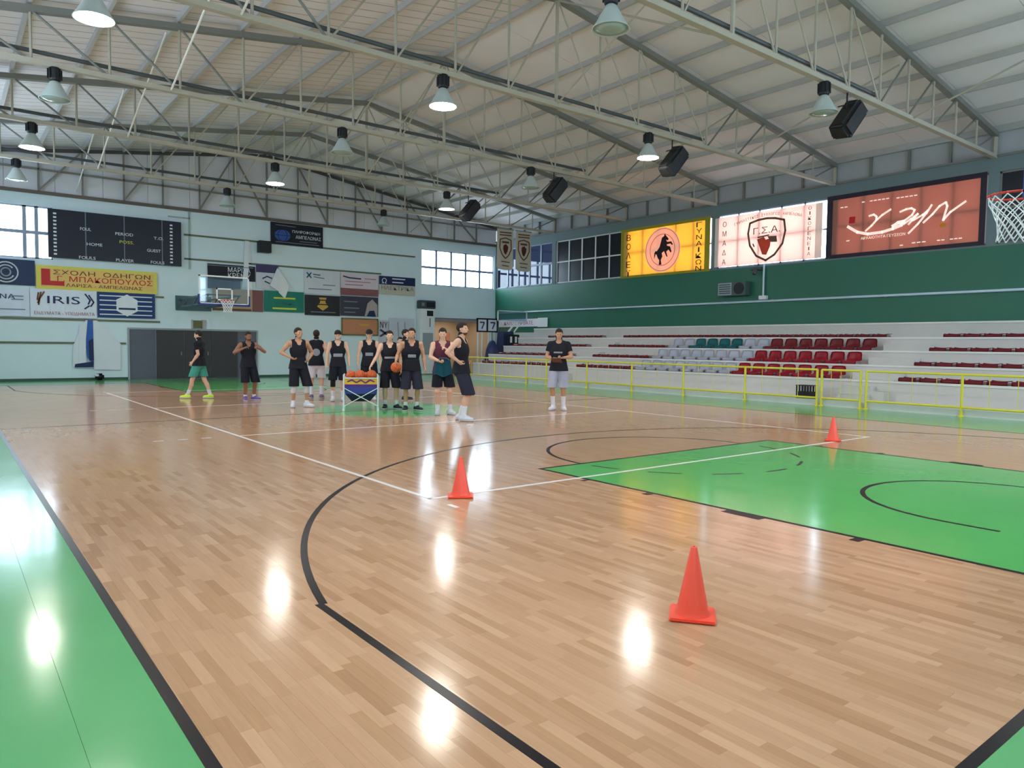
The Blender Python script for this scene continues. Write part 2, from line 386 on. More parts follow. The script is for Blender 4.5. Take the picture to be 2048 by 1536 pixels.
# gable boards above the end wall
xs = np.linspace(XL, XR, 17)
M_GABLE = mat('grey_gable_board', (216, 216, 222), .8, .2, var=.06, scale=1)
for i in range(16):
    x0, x1 = xs[i]+.006, xs[i+1]-.006
    zr = lambda q: ZRIDGE-(ZRIDGE-ZEAVE)*abs(q-XRIDGE)/12.6+.05
    bm = new(); pts = [(x0, 6.86), (x1, 6.86), (x1, zr(x1)), (x0, zr(x0))]
    poly(bm, 'far', pts, -.12, -.02)
    obj('gable_board', bm, M_GABLE, wf)
bm = new(); pts = [(XL-.25, 6.8), (XR+.25, 6.8), (XR+.25, ZEAVE+.16), (XRIDGE, ZRIDGE+.18), (XL-.25, ZEAVE+.16)]; poly(bm, 'far', pts, -.22, -.13); obj('gable_backing', bm, M_STEELD, wf)  # backing added behind the boards to seal out daylight leaks
boxo('wall_beam', mat('brown_wall_beam', (104, 92, 84), .6), wf, XL, XR, YF-.1, YF+.02, 6.86, 6.98)
bm = new()
RH = []
for k in range(7):
    y1 = YF-BAY*k; y0 = y1-BAY
    RH.append((y0+.14, y1-.14 if k else y1-.05, 4.6, 6.66))
lowholes = RH[:]
for a, b_, c_, d_ in wallmesh('right', YN, YF, 4.55, ZTOP, RH): box(bm, XR, XR+.25, a, b_, c_, d_)
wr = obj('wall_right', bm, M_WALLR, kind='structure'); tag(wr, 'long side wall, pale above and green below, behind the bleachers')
boxo('green_dado', M_GREENW, wr, XR-.012, XR+.25, YN, YF, 2.2, 4.55)
boxo('wall_base', M_CONC, wr, XR, XR+.25, YN, YF, 0, 2.2)
# eave band above the right wall: boards between short posts
for k in range(28):
    y1 = YF-BAY/4*k; y0 = y1-BAY/4
    boxo('eave_board', M_EAVE, wr, XR+.1, XR+.15, y0+.03, y1-.03, ZTOP, ZEAVE+.02)
    boxo('eave_post', M_STEELD, wr, XR+.0, XR+.1, y0-.035, y0+.035, ZTOP, ZEAVE)
boxo('eave_backing', M_STEELD, wr, XR+.16, XR+.22, YN, YF, ZTOP-.02, ZEAVE+.2)  # hidden strip added to stop daylight leaking at the eave
boxo('eave_rail', M_STEELD, wr, XR-.06, XR+.12, YN, YF, ZTOP, ZTOP+.06)
boxo('eave_rail', mat('pale_eave_rail', (170, 172, 172), .6), wr, XR-.05, XR+.1, YN, YF, ZEAVE-.14, ZEAVE-.06)
# left wall, its unseen window bays picked for light balance; near wall, windows added
bm = new()
for a, b_, c_, d_ in wallmesh('left', YN, YF, 0, ZEAVE, RH[1::2]): box(bm, XL-.25, XL, a, b_, c_, d_)
box(bm, XL-.25, XL-.1, YN-.2, YF+.2, ZEAVE, ZEAVE+.25)  # unseen strip added to close the daylight gap under the roof
wl = obj('wall_left', bm, M_WALL, kind='structure')
bm = new()
NH = [(-1.9, 2.7, 4.5, 6.4), (6.0, 15.2, 4.5, 6.4), (18.5, 23.1, 4.5, 6.4)]  # window openings added behind the camera to light the end wall
for a, b_, c_, d_ in wallmesh('near', XL-.25, XR+.25, 0, ZEAVE, NH): box(bm, a, b_, YN-.25, YN, c_, d_)
poly_pts = [(XL-.2, ZEAVE-.1), (XR+.2, ZEAVE-.1), (XR+.2, ZEAVE+.16), (XRIDGE, ZRIDGE+.2), (XL-.2, ZEAVE+.16)]
A = [bm.verts.new((p[0], YN, p[1])) for p in poly_pts]; B = [bm.verts.new((p[0], YN-.25, p[1])) for p in poly_pts]
bm.faces.new(A); bm.faces.new(B[::-1])
for i in range(5): bm.faces.new((A[i], B[i], B[(i+1) % 5], A[(i+1) % 5]))
wn = obj('wall_near', bm, M_WALL, kind='structure')
# skirting and rails on the far wall
bb = boxo('baseboard_far', mat('dark_green_skirting', (52, 84, 66), .5), None, XL, 5.05, YF-.03, YF, 0, .09, kind='structure')
boxo('baseboard_strip', MATS['dark_green_skirting'], bb, 10.25, 19.1, YF-.03, YF, 0, .09)
M_RAILW = mat('olive_hanging_rail', (104, 108, 84), .6)
for n_, (a0, a1, z) in enumerate([(7.2, 18.1, 5.9), (7.2, 16.2, 4.92), (XL, 6.25, 2.3), (XL, 5.0, 1.42), (6.1, 6.4, 3.3)]):
    t = boxo('trim_%d' % (n_+1), M_RAILW, None, a0, a1, YF-.05, YF, z-.035, z+.035, kind='structure')

# ------------------------------------------------------------------ windows
def window(n, wall, a0, a1, z0, z1, nc, nr, pane, frame=M_WHITE, d=-.1, label=None, split=None, mw=.03):
    t = thing('window_%d' % n, label, None, kind='structure')
    def B(name, M, *q):
        bm = new()
        if wall == 'left': box(bm, XL+q[4], XL+q[5], q[0], q[1], q[2], q[3])
        elif wall == 'near': box(bm, q[0], q[1], YN+q[4], YN+q[5], q[2], q[3])
        else: wbox(bm, wall, *q)
        return obj(name, bm, M, t)
    f = .05
    d0, d1 = d-.04, d+.04
    for q in ((a0, a0+f, z0, z1), (a1-f, a1, z0, z1), (a0, a1, z0, z0+f), (a0, a1, z1-f, z1)): B('window_frame', frame, *q, d0, d1)
    cols = split or [a0+(a1-a0)*i/nc for i in range(nc+1)]; rows = [z0+(z1-z0)*j/nr for j in range(nr+1)]
    for i in range(1, len(cols)-1): B('mullion', frame, cols[i]-mw, cols[i]+mw, z0, z1, d0, d1)
    for j in range(1, nr): B('transom', frame, a0, a1, rows[j]-mw, rows[j]+mw, d0+.005, d1-.005)
    for i in range(len(cols)-1):
        for j in range(nr): B('pane', pane, cols[i]+.03, cols[i+1]-.03, rows[j]+.03, rows[j+1]-.03, d-.004, d+.004)
    return t
GL = glass('clear_window_glass', (.97, .99, 1.0)); 
M_DGL = mat('blacked_out_glass', (26, 30, 40), .25, .5, var=.15, scale=.7)
FR = mat('pale_window_frame', (150, 160, 182), .45)
window(1, 'far', -1.9, 2.62, 4.5, 6.42, 4, 2, GL, FR, label='bright end-wall window beside the scoreboard', split=[-1.9, -.78, .55, 1.75, 2.12, 2.62], mw=.06)
window(2, 'far', 18.5, 23.08, 4.55, 6.36, 5, 2, GL, FR, label='bright end-wall window in the far corner', mw=.055)
GLB = glass('bluish_window_glass', (.055, .062, .09), .08)
window(3, 'right', RH[0][0], RH[0][1], 4.6, 6.66, 5, 2, GLB, FR, label='bluish side window behind the two pennants', mw=.05)
window(4, 'right', RH[1][0], RH[1][1], 4.6, 6.66, 5, 2, M_DGL, M_WHITE, label='blacked-out side window with white frame')
for k in (2, 3, 4): window(3+k, 'right', RH[k][0], RH[k][1], 4.6, 6.66, 5, 2, GL, FR, d=-.035)
window(8, 'right', RH[5][0], RH[5][1], 4.6, 6.66, 5, 2, M_DGL, M_STEELD, label='dark side window behind the near hoop')
window(9, 'right', RH[6][0], RH[6][1], 4.6, 6.66, 5, 2, GL, FR)
for k in (1, 3, 5): window(10+k//2, 'left', RH[k][0], RH[k][1], 4.6, 6.66, 5, 2, GL, FR)  # unseen left windows, only the bays that balance the daylight

for k, q in enumerate(NH): window(15+k, 'near', *q, 5 if k != 1 else 10, 2, GL, FR)  # unseen near-wall windows, added for light on the end wall

# ------------------------------------------------------------------ ceiling
ceil = thing('ceiling', 'pitched grey-beige board ceiling with purlins', None, kind='structure')
def zc(x): return ZRIDGE-(ZRIDGE-ZEAVE)*abs(x-XRIDGE)/12.6
def ribs():
    M = M_CEIL.copy(); M.name = 'ceiling_board_ribbed'; nt = M.node_tree; L = nt.links.new; b = nt.nodes['Principled BSDF']
    ge = nt.nodes.new('ShaderNodeNewGeometry'); sx = nt.nodes.new('ShaderNodeSeparateXYZ'); L(ge.outputs['Position'], sx.inputs[0])
    mm = nt.nodes.new('ShaderNodeMath'); mm.operation = 'PINGPONG'; mm.inputs[1].default_value = .2; L(sx.outputs['Y'], mm.inputs[0])
    mr = nt.nodes.new('ShaderNodeMapRange'); mr.inputs['From Max'].default_value = .02; L(mm.outputs[0], mr.inputs[0])
    bp = nt.nodes.new('ShaderNodeBump'); bp.inputs['Distance'].default_value = .02; bp.inputs['Strength'].default_value = .9; L(mr.outputs[0], bp.inputs['Height']); L(bp.outputs[0], b.inputs['Normal'])
    mx = nt.nodes.new('ShaderNodeMix'); mx.data_type = 'RGBA'; mx.blend_type = 'MULTIPLY'; src = b.inputs['Base Color'].links[0].from_socket
    m4 = nt.nodes.new('ShaderNodeMapRange'); m4.inputs['From Max'].default_value = .022; m4.inputs['To Min'].default_value = .45; m4.inputs['To Max'].default_value = 1; L(mm.outputs[0], m4.inputs[0])
    mx.inputs['Factor'].default_value = 1; L(src, mx.inputs['A']); L(m4.outputs[0], mx.inputs['B']); L(mx.outputs['Result'], b.inputs['Base Color'])
    return M
M_RIB = ribs()
pans = {}
nodes = [XRIDGE+1.4*k for k in range(-9, 10)]
Ys = [YF-BAY/2*k for k in range(0, 15)]
for i in range(18):
    x0, x1 = nodes[i], nodes[i+1]
    bm = new(); h = BAY/2-.012; e = .008
    a, b_ = zc(x0)+.05, zc(x1)+.05
    A = [bm.verts.new(q) for q in ((x0+e, 0, a), (x1-e, 0, b_), (x1-e, h, b_), (x0+e, h, a))]
    B = [bm.verts.new((q.co.x, q.co.y, q.co.z+.04)) for q in A]
    bm.faces.new(A[::-1]); bm.faces.new(B)
    for k in range(4): bm.faces.new((A[k], A[(k+1) % 4], B[(k+1) % 4], B[k]))
    bmesh.ops.recalc_face_normals(bm, faces=bm.faces[:])
    me = bpy.data.meshes.new('ceiling_panel'); bm.to_mesh(me); bm.free(); me.materials.append(M_RIB if i < 9 else M_CEIL)
    for k in range(14):
        o = bpy.data.objects.new('ceiling_panel', me); C.objects.link(o); o.location = (0, Ys[k+1]+.006, 0); o.parent = ceil
# roof skin above (keeps daylight out)
bm = new()
for s in (-1, 1):
    x1 = XRIDGE+s*13.1; v = [bm.verts.new(q) for q in ((XRIDGE, YN-.3, zc(XRIDGE)+.12), (x1, YN-.3, zc(x1)+.12), (x1, YF+.4, zc(x1)+.12), (XRIDGE, YF+.4, zc(XRIDGE)+.12))]
    bm.faces.new(v)
    v2 = [bm.verts.new((q.co.x, q.co.y, q.co.z+.1)) for q in v]; bm.faces.new(v2)
    for k in range(4): bm.faces.new((v[k], v[(k+1) % 4], v2[(k+1) % 4], v2[k]))
obj('roof_skin', bm, M_STEELD, ceil)
for k in range(-9, 10):
    x = XRIDGE+1.4*k; z = zc(x)
    bm = new(); box(bm, x-.035, x+.035, YN, YF, z-.09, z+.05); obj('purlin', bm, M_PURL, ceil)
# second roof slope strip near the camera is covered by the same panels; close the last bay
boxo('ceiling_panel', M_CEIL, ceil, XL, XR, YN, YN+.05, ZEAVE, ZEAVE+.02)

# ------------------------------------------------------------------ trusses
ZB = 7.1
tn = ['farthest', 'second farthest', 'third farthest', 'middle', 'second nearest', 'nearest']
tl = ['roof truss farthest from the camera, just before the end wall', 'roof truss second from the end wall', 'roof truss third from the end wall',
      'roof truss fourth from the end wall, crossing above the three-point arc', 'roof truss second nearest the camera, at the top right', 'roof truss nearest the camera, above the near hoop']
for ti, ty in enumerate(TR):
    t = thing('roof_truss', tl[ti], 'truss', (0, ty, 0), group='cream steel roof trusses')
    for s in (-1, 1):
        xe = XRIDGE+s*12.6
        bm = new(); bar(bm, (XRIDGE, 0, zc(XRIDGE)-.2), (xe, 0, zc(xe)-.2), .16, .13); obj('top_chord', bm, M_STEELD, t)
    bm = new(); bar(bm, (XL, 0, ZB), (XR, 0, ZB), .13, .1); obj('bottom_chord', bm, M_STEEL, t)
    bm = new(); tube(bm, (XL+.2, .1, ZB+.24), (16.2, .1, ZB+.24), .045, 8); obj('conduit', bm, M_DARKP, t)
    for k in range(-9, 10):
        x = XRIDGE+1.4*k; r = .045 if k == 0 else .028
        bm = new(); tube(bm, (x, 0, ZB), (x, 0, zc(x)-.2), r if abs(k) < 9 else .06, 6); obj('vertical', bm, M_STEEL, t)
    for s in (-1, 1):
        for k in range(9):
            xa, xb = XRIDGE+s*1.4*k, XRIDGE+s*1.4*(k+1)
            bm = new()
            if k < 4: tube(bm, (xa, 0, zc(xa)-.2), (xb, 0, ZB), .022, 6)
            else: tube(bm, (xa, 0, ZB), (xb, 0, zc(xb)-.2), .026, 6)
            obj('diagonal', bm, M_STEEL if k < 4 else M_STEELD, t)
M_BR = mat('pale_brace_rod', (226, 222, 212), .4)
bl = ['leftmost knee brace rods']
for ti, ty in enumerate([YF] + TR[:5]):
    for x, wnm in ((3.4, 'left of the ridge'), (17.8, 'right of the ridge')):
        bm = new(); tube(bm, (x, ty-.06, ZB), (x, ty-4.45, zc(x)-.22), .022, 6)
        obj('brace_rod', bm, M_BR if x < 10 else M_STEEL, None, label='slim sloping brace rod %s, %s bay from the end wall' % (wnm, ORD[ti]), cat='brace', group='brace rods between the trusses')
for ti in (1, 3):
    ty = TR[ti]; t = thing('cross_brace', 'pair of crossed ridge braces in the %s bay from the end wall' % ORD[ti+1], 'brace', (XRIDGE, ty-BAY/2, ZB), group='brace rods between the trusses')
    for s in (-1, 1):
        bm = new(); tube(bm, (0, s*BAY/2, 0), (0, -s*BAY/2, zc(XRIDGE)-.25-ZB), .022, 6); obj('rod', bm, M_STEEL, t)
# end-wall frame
t = thing('gable_frame', 'dark gable frame of posts and diagonals above the end wall', 'truss', (0, YF-.12, 0))
M_GF = mat('brown_grey_frame', (130, 124, 118), .6)
bm = new(); bar(bm, (XL, 0, 7.75), (XR, 0, 7.75), .06, .07); obj('rail', bm, M_GF, t)
for s in (-1, 1):
    bm = new(); bar(bm, (XRIDGE, 0, zc(XRIDGE)-.1), (XRIDGE+s*12.6, 0, zc(XR)-.1), .1, .12); obj('top_chord', bm, mat('dark_chord', (78, 74, 70), .6), t)
for k in range(-8, 9):
    x = XRIDGE+1.4*k; bm = new(); bar(bm, (x, 0, 6.98), (x, 0, zc(x)-.1), .06, .06); obj('post', bm, M_GF, t)
    if k % 2 == 0:
        bm = new(); xb = x+(1.4 if x < XRIDGE else -1.4); bar(bm, (x, -.02, 6.98), (xb, -.02, zc(xb)-.12), .06, .06); obj('diagonal', bm, M_GF, t)

# ------------------------------------------------------------------ bleachers
M_TREAD = mat('bleacher_concrete', (206, 202, 200), .8, .3, var=.06, scale=1.5, bump=.06)
M_RISER = mat('bleacher_riser', (196, 188, 190), .8, .3, var=.06, scale=1.5)
bl = thing('bleachers', 'pale concrete grandstand of four tiers along the side wall', 'bleachers', (0, 0, 0))
BY0, BY1 = YN+.3, 26.9
TX = [18.85, 19.75, 20.65, 21.55, 22.55, XR]; TZ = [.70, 1.10, 1.50, 1.90, 2.37]
for i in range(5):
    bm = new(); box(bm, TX[i], TX[i+1]-(0.02 if i == 4 else 0), BY0, BY1, (0.0 if i == 0 else TZ[i-1]-.25), TZ[i]); obj('tier', bm, M_TREAD if i < 4 else M_CONC, bl)
    boxo('nosing', mat('tier_nosing', (226, 224, 222), .7), bl, TX[i]-.02, TX[i]+.06, BY0, BY1, TZ[i]-.05, TZ[i]+.003)
for i in range(1, 5): boxo('backing', M_TREAD, bl, TX[i], XR-.02, BY0, BY1, TZ[i-1]-.6 if i > 1 else 0.0, TZ[i-1]-.2)
boxo('walkway', M_TREAD, bl, 17.92, 18.85, BY0, BY1, 0, .14)
boxo('kerb', mat('kerb_edge', (214, 212, 210), .7), bl, 17.88, 17.94, BY0, BY1, 0, .16)
for (a, b_) in ((20.08, 21.22), (7.85, 9.15)):
    for i in range(4):
        zt = TZ[i]; zp = .14 if i == 0 else TZ[i-1]
        boxo('aisle_step', M_CONC, bl, TX[i]-.32, TX[i], a, b_, zp, (zt+zp)/2)
for k in range(2): boxo('aisle_step', M_CONC, bl, 18.55-.3*k, 18.85, 8.2, 9.0, .14, .55-.22*k)
# seats
M_SRED = mat('dark_red_seat_plastic', (148, 42, 54), .35, .5, var=.1, scale=6); M_SREDB = mat('bright_red_seat_plastic', (186, 34, 56), .3, .5, var=.08, scale=6)
M_SWHT = mat('white_seat_plastic', (214, 218, 234), .35, .5, var=.03); M_STEA = mat('teal_seat_plastic', (30, 128, 136), .35, .5, var=.08, scale=6)
def seat_mesh(M, back):
    bm = new(); wd = .22; pr = [(-.19, .0), (-.2, .05), (-.14, .085), (.1, .075), (.17, .10)]
    if back: pr += [(.21, .2), (.235, .30), (.245, .36)]
    rows = []
    n = 6
    for k, (x, z) in enumerate(pr):
        row = []
        for j in range(n+1):
            s = -1+2*j/n; ww = wd*(1-.12*max(0, (k-5)/2)**2) if back else wd
            dz = -.05*max(0, abs(s)-.6)*(k >= 6) + .02*s*s*(1 <= k <= 4); dx = -.05*s*s*(k >= 5)
            row.append(bm.verts.new((x+dx, s*ww, z+dz)))
        rows.append(row)
    for a, b_ in zip(rows, rows[1:]):
        for j in range(n): bm.faces.new((a[j], a[j+1], b_[j+1], b_[j]))
    bmesh.ops.solidify(bm, geom=bm.faces[:], thickness=-.018)
    bmesh.ops.recalc_face_normals(bm, faces=bm.faces[:])
    me = bpy.data.meshes.new('seat'); bm.to_mesh(me); bm.free(); me.materials.append(M)
    for p in me.polygons: p.use_smooth = True
    return me
def base_mesh():
    bm = new(); box(bm, -.15, .15, -.2, .2, -.0, .03)
    for y in (-.17, .17): box(bm, -.12, .12, y-.02, y+.02, .03, .07)
    bmesh.ops.recalc_face_normals(bm, faces=bm.faces[:])
    me = bpy.data.meshes.new('seat_base'); bm.to_mesh(me); bm.free(); me.materials.append(mat('seat_base_plastic', (150, 120, 124), .6)); return me
SM = {(c, b): seat_mesh(m_, b) for c, m_ in (('dark red', M_SRED), ('bright red', M_SREDB), ('white', M_SWHT), ('teal', M_STEA)) for b in (0, 1)}
SB = base_mesh()
rown = ['front', 'second', 'third', 'top']
def seat(row, y, col, back, where):
    t = thing('stadium_seat', '%s %s seat in the %s bleacher row, %s' % (col, 'high-backed' if back else 'backless', rown[row], where), 'seat', (TX[row]+.36, y, TZ[row]), group='seats bolted to the bleacher tiers')
    for nm, me in (('seat_shell', SM[(col, back)]), ('seat_base', SB)):
        o = bpy.data.objects.new(nm, me); C.objects.link(o); o.parent = t
P_ = .514
for row in range(4):
    if row < 3:
        for k in range(15):
            y = 9.27+P_*(k+.5)
            if k < 7: c_ = 'bright red' if row < 2 else 'dark red'; wh = '%s from the right aisle' % ORD[k]
            else:
                c_ = 'teal' if row == 2 and 9 <= k <= 12 else 'white'
                if row == 2 and k > 12: c_ = 'white'
                wh = '%s left of the red backs' % ORD[k-7]
            seat(row, y, c_, 1, wh)
        for k in range(6): seat(row, 17.05+.505*(k+.5), 'dark red', 0, '%s right of the left aisle' % ORD[5-k])
    else:
        for k in range(21): seat(row, 9.25+.517*(k+.5), 'dark red', 0, '%s left of the right aisle' % ORD[k])
    for k in range(10 if row < 3 else 7): seat(row, 21.3+P_*(k+.5), 'dark red', 0, '%s left of the left aisle' % ORD[k])
    for k in range(9): seat(row, 7.75-P_*(k+.5), 'dark red', 0, '%s right of the right aisle' % ORD[k])

# ------------------------------------------------------------------ yellow railings
def railing(name, label, posts, cat='railing'):
    t = thing(name, label, cat, (17.8, posts[0], 0))
    y0 = posts[0]; y1 = posts[-1]
    for z in (.97, .21):
        bm = new(); tube(bm, (0, 0, z), (0, y1-y0, z), .028, 8); obj('top_rail' if z > .5 else 'bottom_rail', bm, M_YEL, t)
    for p in posts:
        bm = new(); tube(bm, (0, p-y0, 0), (0, p-y0, .97), .032, 8); lathe(bm, [(.07, 0), (.07, .015), (.04, .03)], (0, p-y0, 0), 10); obj('post', bm, M_YEL, t)
    for a, b_ in zip(posts, posts[1:]):
        for k in range(1, 4):
            y = a+(b_-a)*k/4-y0; bm = new(); tube(bm, (0, y, .21), (0, y, .97), .007, 6); obj('baluster', bm, M_YEL, t)
railing('railing', 'yellow steel railing to the right of the gate', [1.28, 3.51, 5.74, 7.95])
railing('railing_gate', 'narrow yellow gate section between the two railing runs', [8.1, 9.15], 'gate')
railing('railing', 'long yellow steel railing running left of the gate to the far corner', [9.28, 11.51, 13.77, 15.97, 18.17, 20.43, 21.67, 23.79, 26.1, 27.5])
# crate
t = thing('crate', 'black slotted plastic crate behind the railing by the gate', 'crate', (18.15, 9.78, .14))
bm = new(); box(bm, -.16, .16, -.22, .22, 0, .2); obj('body', bm, M_BLACK, t)
for k in range(6):
    y = -.2+.08*k; boxo('slat', M_BLACK, t, -.16, -.14, y-.022, y+.022, .2, .36)
    boxo('slat', M_BLACK, t, .14, .16, y-.022, y+.022, .2, .36)
boxo('rim', M_BLACK, t, -.17, .17, -.23, .23, .36, .38)

def rebase(t, loc):                        # move a thing's origin to its base, its parts stay where they are
    t.location = loc
    for c in t.children: c.matrix_parent_inverse = Matrix.Translation(loc).inverted()
    return t
rebase(bl, (17.9, BY0, 0))

# ------------------------------------------------------------------ pendant lamps
M_LIT = mat('lit_lamp_diffuser', (255, 250, 240), .5, emit=LAMP)
M_REFL = mat('pale_lamp_reflector', (176, 186, 182), .35, .5); M_UNLIT = mat('unlit_lamp_glass', (150, 168, 162), .15, .5)
lamp_rows = {0: 'nearest the end wall', 1: 'second from the end wall', 2: 'third from the end wall', 3: 'fourth from the end wall', 4: 'second nearest row', 5: 'nearest row'}
for ti, ty in enumerate(TR):
    for ci, (lx, cn_) in enumerate(((1.2, 'left column'), (7.5, 'middle column'), (13.8, 'right column'))):
        lit = ti in (1, 3, 5)
        t = thing('pendant_lamp', '%s bell-shaped high-bay lamp, %s, row %s' % ('lit' if lit else 'unlit', cn_, lamp_rows[ti]), 'lamp', (lx, ty, 6.42), group='high-bay lamps hung under the trusses')
        bm = new(); tube(bm, (0, 0, .62), (0, 0, ZB-6.42-.05), .012, 6); obj('cord', bm, M_BLACK, t)
        bm = new(); lathe(bm, [(.02, .66), (.1, .64), (.115, .6), (.115, .42), (.1, .38), (.02, .36)], n=12)
        for k in range(8):
            a = 2*PI*k/8; rbox(bm, (.12*math.cos(a), .12*math.sin(a), .51), (.03, .012, .2), Matrix.Rotation(a, 4, 'Z'))
        obj('ballast', bm, M_BLACK, t)
        bm = new(); lathe(bm, [(.05, .38), (.09, .35), (.13, .28), (.18, .19), (.235, .09), (.285, .015), (.295, 0), (.28, .0), (.23, .085), (.172, .185), (.12, .275), (.06, .345)], n=28); rfl = obj('reflector', bm, M_REFL, t, smooth=True)
        bm = new(); lathe(bm, [(.004, -.012), (.14, -.008), (.262, .012), (.262, .022), (.14, .004), (.004, .002)], n=28); obj('diffuser', bm, M_LIT if lit else M_UNLIT, rfl, smooth=True)

# hanging loudspeakers
for ti, wn_ in ((4, 'nearest'), (3, 'second nearest'), (2, 'third nearest'), (1, 'farthest')):
    t = thing('loudspeaker', 'black loudspeaker hung tilted from the trusses, %s of the four' % wn_, 'speaker', (14.8, TR[ti], 6.5), group='hanging loudspeakers')
    Rm = Matrix.Rotation(math.radians(38), 4, 'Y') @ Matrix.Rotation(math.radians(8), 4, 'X')
    bm = new(); pts = [(-.2, -.2), (.2, -.25), (.2, .25), (-.2, .2)]
    A = [bm.verts.new((x, y, -.43)) for x, y in pts]; B = [bm.verts.new((x, y, .43)) for x, y in pts]
    bm.faces.new(A[::-1]); bm.faces.new(B)
    for i in range(4): bm.faces.new((A[i], A[(i+1) % 4], B[(i+1) % 4], B[i]))
    bmesh.ops.bevel(bm, geom=bm.edges[:], offset=.07, segments=3, affect='EDGES'); bmesh.ops.transform(bm, matrix=Rm, verts=bm.verts[:])
    obj('cabinet', bm, M_BLACK, t)
    bm = new(); rbox(bm, (0, 0, 0), (.02, .38, .72), None, .008); bmesh.ops.translate(bm, vec=(.2, 0, 0), verts=bm.verts[:]); bmesh.ops.transform(bm, matrix=Rm, verts=bm.verts[:])
    obj('grille', bm, mat('speaker_grille', (40, 41, 44), .7, bump=.4, bscale=220), t)
    bm = new(); tube(bm, (-.05, 0, .2), (-.05, 0, ZB-6.5), .018, 6); tube(bm, (-.05, -.2, .3), (-.05, .2, .3), .015, 6); obj('bracket', bm, M_BLACK, t)

# ------------------------------------------------------------------ far wall furnishings
def banner(label, wall, a0, a1, z0, z1, mname, rgb, d=.055, cat='banner', group=None, top=None, transl=0, **k):
    t = thing('banner', label, cat, group=group)
    wpanel('sheet', mat(mname, rgb, .55, .3, var=.05, scale=2, transl=transl), t, wall, a0, a1, z0, z1, d, top=top, **k)
    p = WP(wall, (a0+a1)/2, z0, d); rebase(t, p)
    return t
def strip(t, wall, M, a0, a1, z0, z1, d=.075, name='stripe'):
    bm = new(); wbox(bm, wall, a0, a1, z0, z1, d, d+.006); o = obj(name, bm, M, t); o.matrix_parent_inverse = Matrix.Translation(t.location).inverted(); return o
def shape(t, wall, M, pts, d=.078, name='emblem'):
    bm = new(); poly(bm, wall, pts, d, d+.006); o = obj(name, bm, M, t); o.matrix_parent_inverse = Matrix.Translation(t.location).inverted(); return o
def strokes(t, wall, M, lst, wd, d=.08, name='strokes', closed=False):
    bm = new()
    for l in lst: ribbon(bm, wall, l, wd, d, d+.005, closed)
    o = obj(name, bm, M, t); o.matrix_parent_inverse = Matrix.Translation(t.location).inverted(); return o
INKR = mat('red_ink', (196, 44, 46), .6); INKW = mat('white_ink', (226, 230, 236), .6); INKG = mat('grey_ink', (120, 126, 140), .6); INKB = mat('navy_ink', (28, 40, 84), .6)
INKY = mat('yellow_ink', (214, 214, 70), .6); INKT = mat('teal_ink', (40, 110, 120), .6); INKP = mat('brown_red_ink', (170, 110, 120), .6); GOLD = mat('gold_ink', (206, 160, 76), .5); BROWN = mat('brown_ink', (112, 66, 34), .6)

# scoreboard
t = thing('scoreboard', 'large black electronic scoreboard mounted beside the end-wall window', 'scoreboard')
bm = new(); wbox(bm, 'far', 2.45, 7.05, 4.58, 6.36, .05, .2); obj('housing', bm, mat('scoreboard_face', (22, 26, 44), .45, var=.2, scale=1.3), t)
for xx in (3.66, 4.97, 6.33):
    bm = new(); wbox(bm, 'far', xx-.015, xx+.015, 4.58, 6.36, .2, .207); obj('divider', bm, INKG, t)
for k in range(12):
    for xx in (2.62, 6.62): bm = new(); wbox(bm, 'far', xx, xx+.1, 4.68+.135*k, 4.74+.135*k, .2, .206); obj('player_number', bm, INKW, t)
rebase(t, (4.75, YF-.05, 4.58))
for s_, a, z, wd, M in (('FOUL', 3.66, 5.72, .36, INKW), ('PERIOD', 4.97, 5.66, .62, INKW), ('POSS.', 5.05, 5.36, .5, INKY), ('T.O.', 6.2, 5.62, .36, INKW), ('HOME', 3.95, 5.17, .52, INKW), ('GUEST', 6.02, 5.12, .5, INKW),
                        ('FOULS', 3.7, 4.65, .55, INKW), ('PLAYER', 4.98, 4.65, .62, INKW), ('FOULS', 6.15, 4.66, .5, INKW)):
    text(s_, M, t, 'far', a, z, wd, .11, .208)

# banners, left group
t = banner('dark navy banner with ringed white logo below the left window', 'far', -.7, 2.03, 3.5, 4.42, 'navy_vinyl', (44, 58, 92))
strokes(t, 'far', INKW, [arc(1.15, 3.95, .36, .36, 0, 360), arc(1.15, 3.95, .25, .25, 40, 330), arc(1.15, 3.95, .14, .14, 0, 360)], .045)
t = banner('yellow driving-school banner with red L under the scoreboard', 'far', 2.06, 6.15, 3.4, 4.28, 'yellow_vinyl', (222, 210, 96))
strip(t, 'far', mat('orange_panel_ink', (232, 190, 110), .6), 2.2, 6.02, 3.5, 4.18, .07)
shape(t, 'far', INKR, [(2.22, 3.55), (2.95, 3.55), (2.95, 3.72), (2.5, 3.72), (2.5, 4.15), (2.22, 4.15)], .08)
text('ΣΧΟΛΗ  ΟΔΗΓΩΝ', BROWN, t, 'far', 4.25, 4.05, 3.3, .17, .085); text('Γ. ΜΠΑΚΟΠΟΥΛΟΣ', INKR, t, 'far', 4.35, 3.82, 3.25, .2, .085); text('ΛΑΡΙΣΑ - ΑΜΠΕΛΩΝΑΣ', BROWN, t, 'far', 4.3, 3.59, 2.6, .12, .085)
t = banner('white banner with dark letters at the left picture edge', 'far', -.8, 1.84, 2.37, 3.36, 'white_vinyl_a', (212, 220, 236))
text('ΑΘΗΝΑ', INKB, t, 'far', .8, 3.08, 1.2, .17, .08)
strokes(t, 'far', INKG, [[(.2, 2.62), (1.7, 2.62)], [(1.3, 2.98), (1.65, 2.98)], [(1.3, 3.1), (1.65, 3.1)]], .035)
t = banner('white sponsor banner reading IRIS with leaf motifs', 'far', 1.86, 4.0, 2.36, 3.41, 'white_vinyl_b', (220, 226, 238))
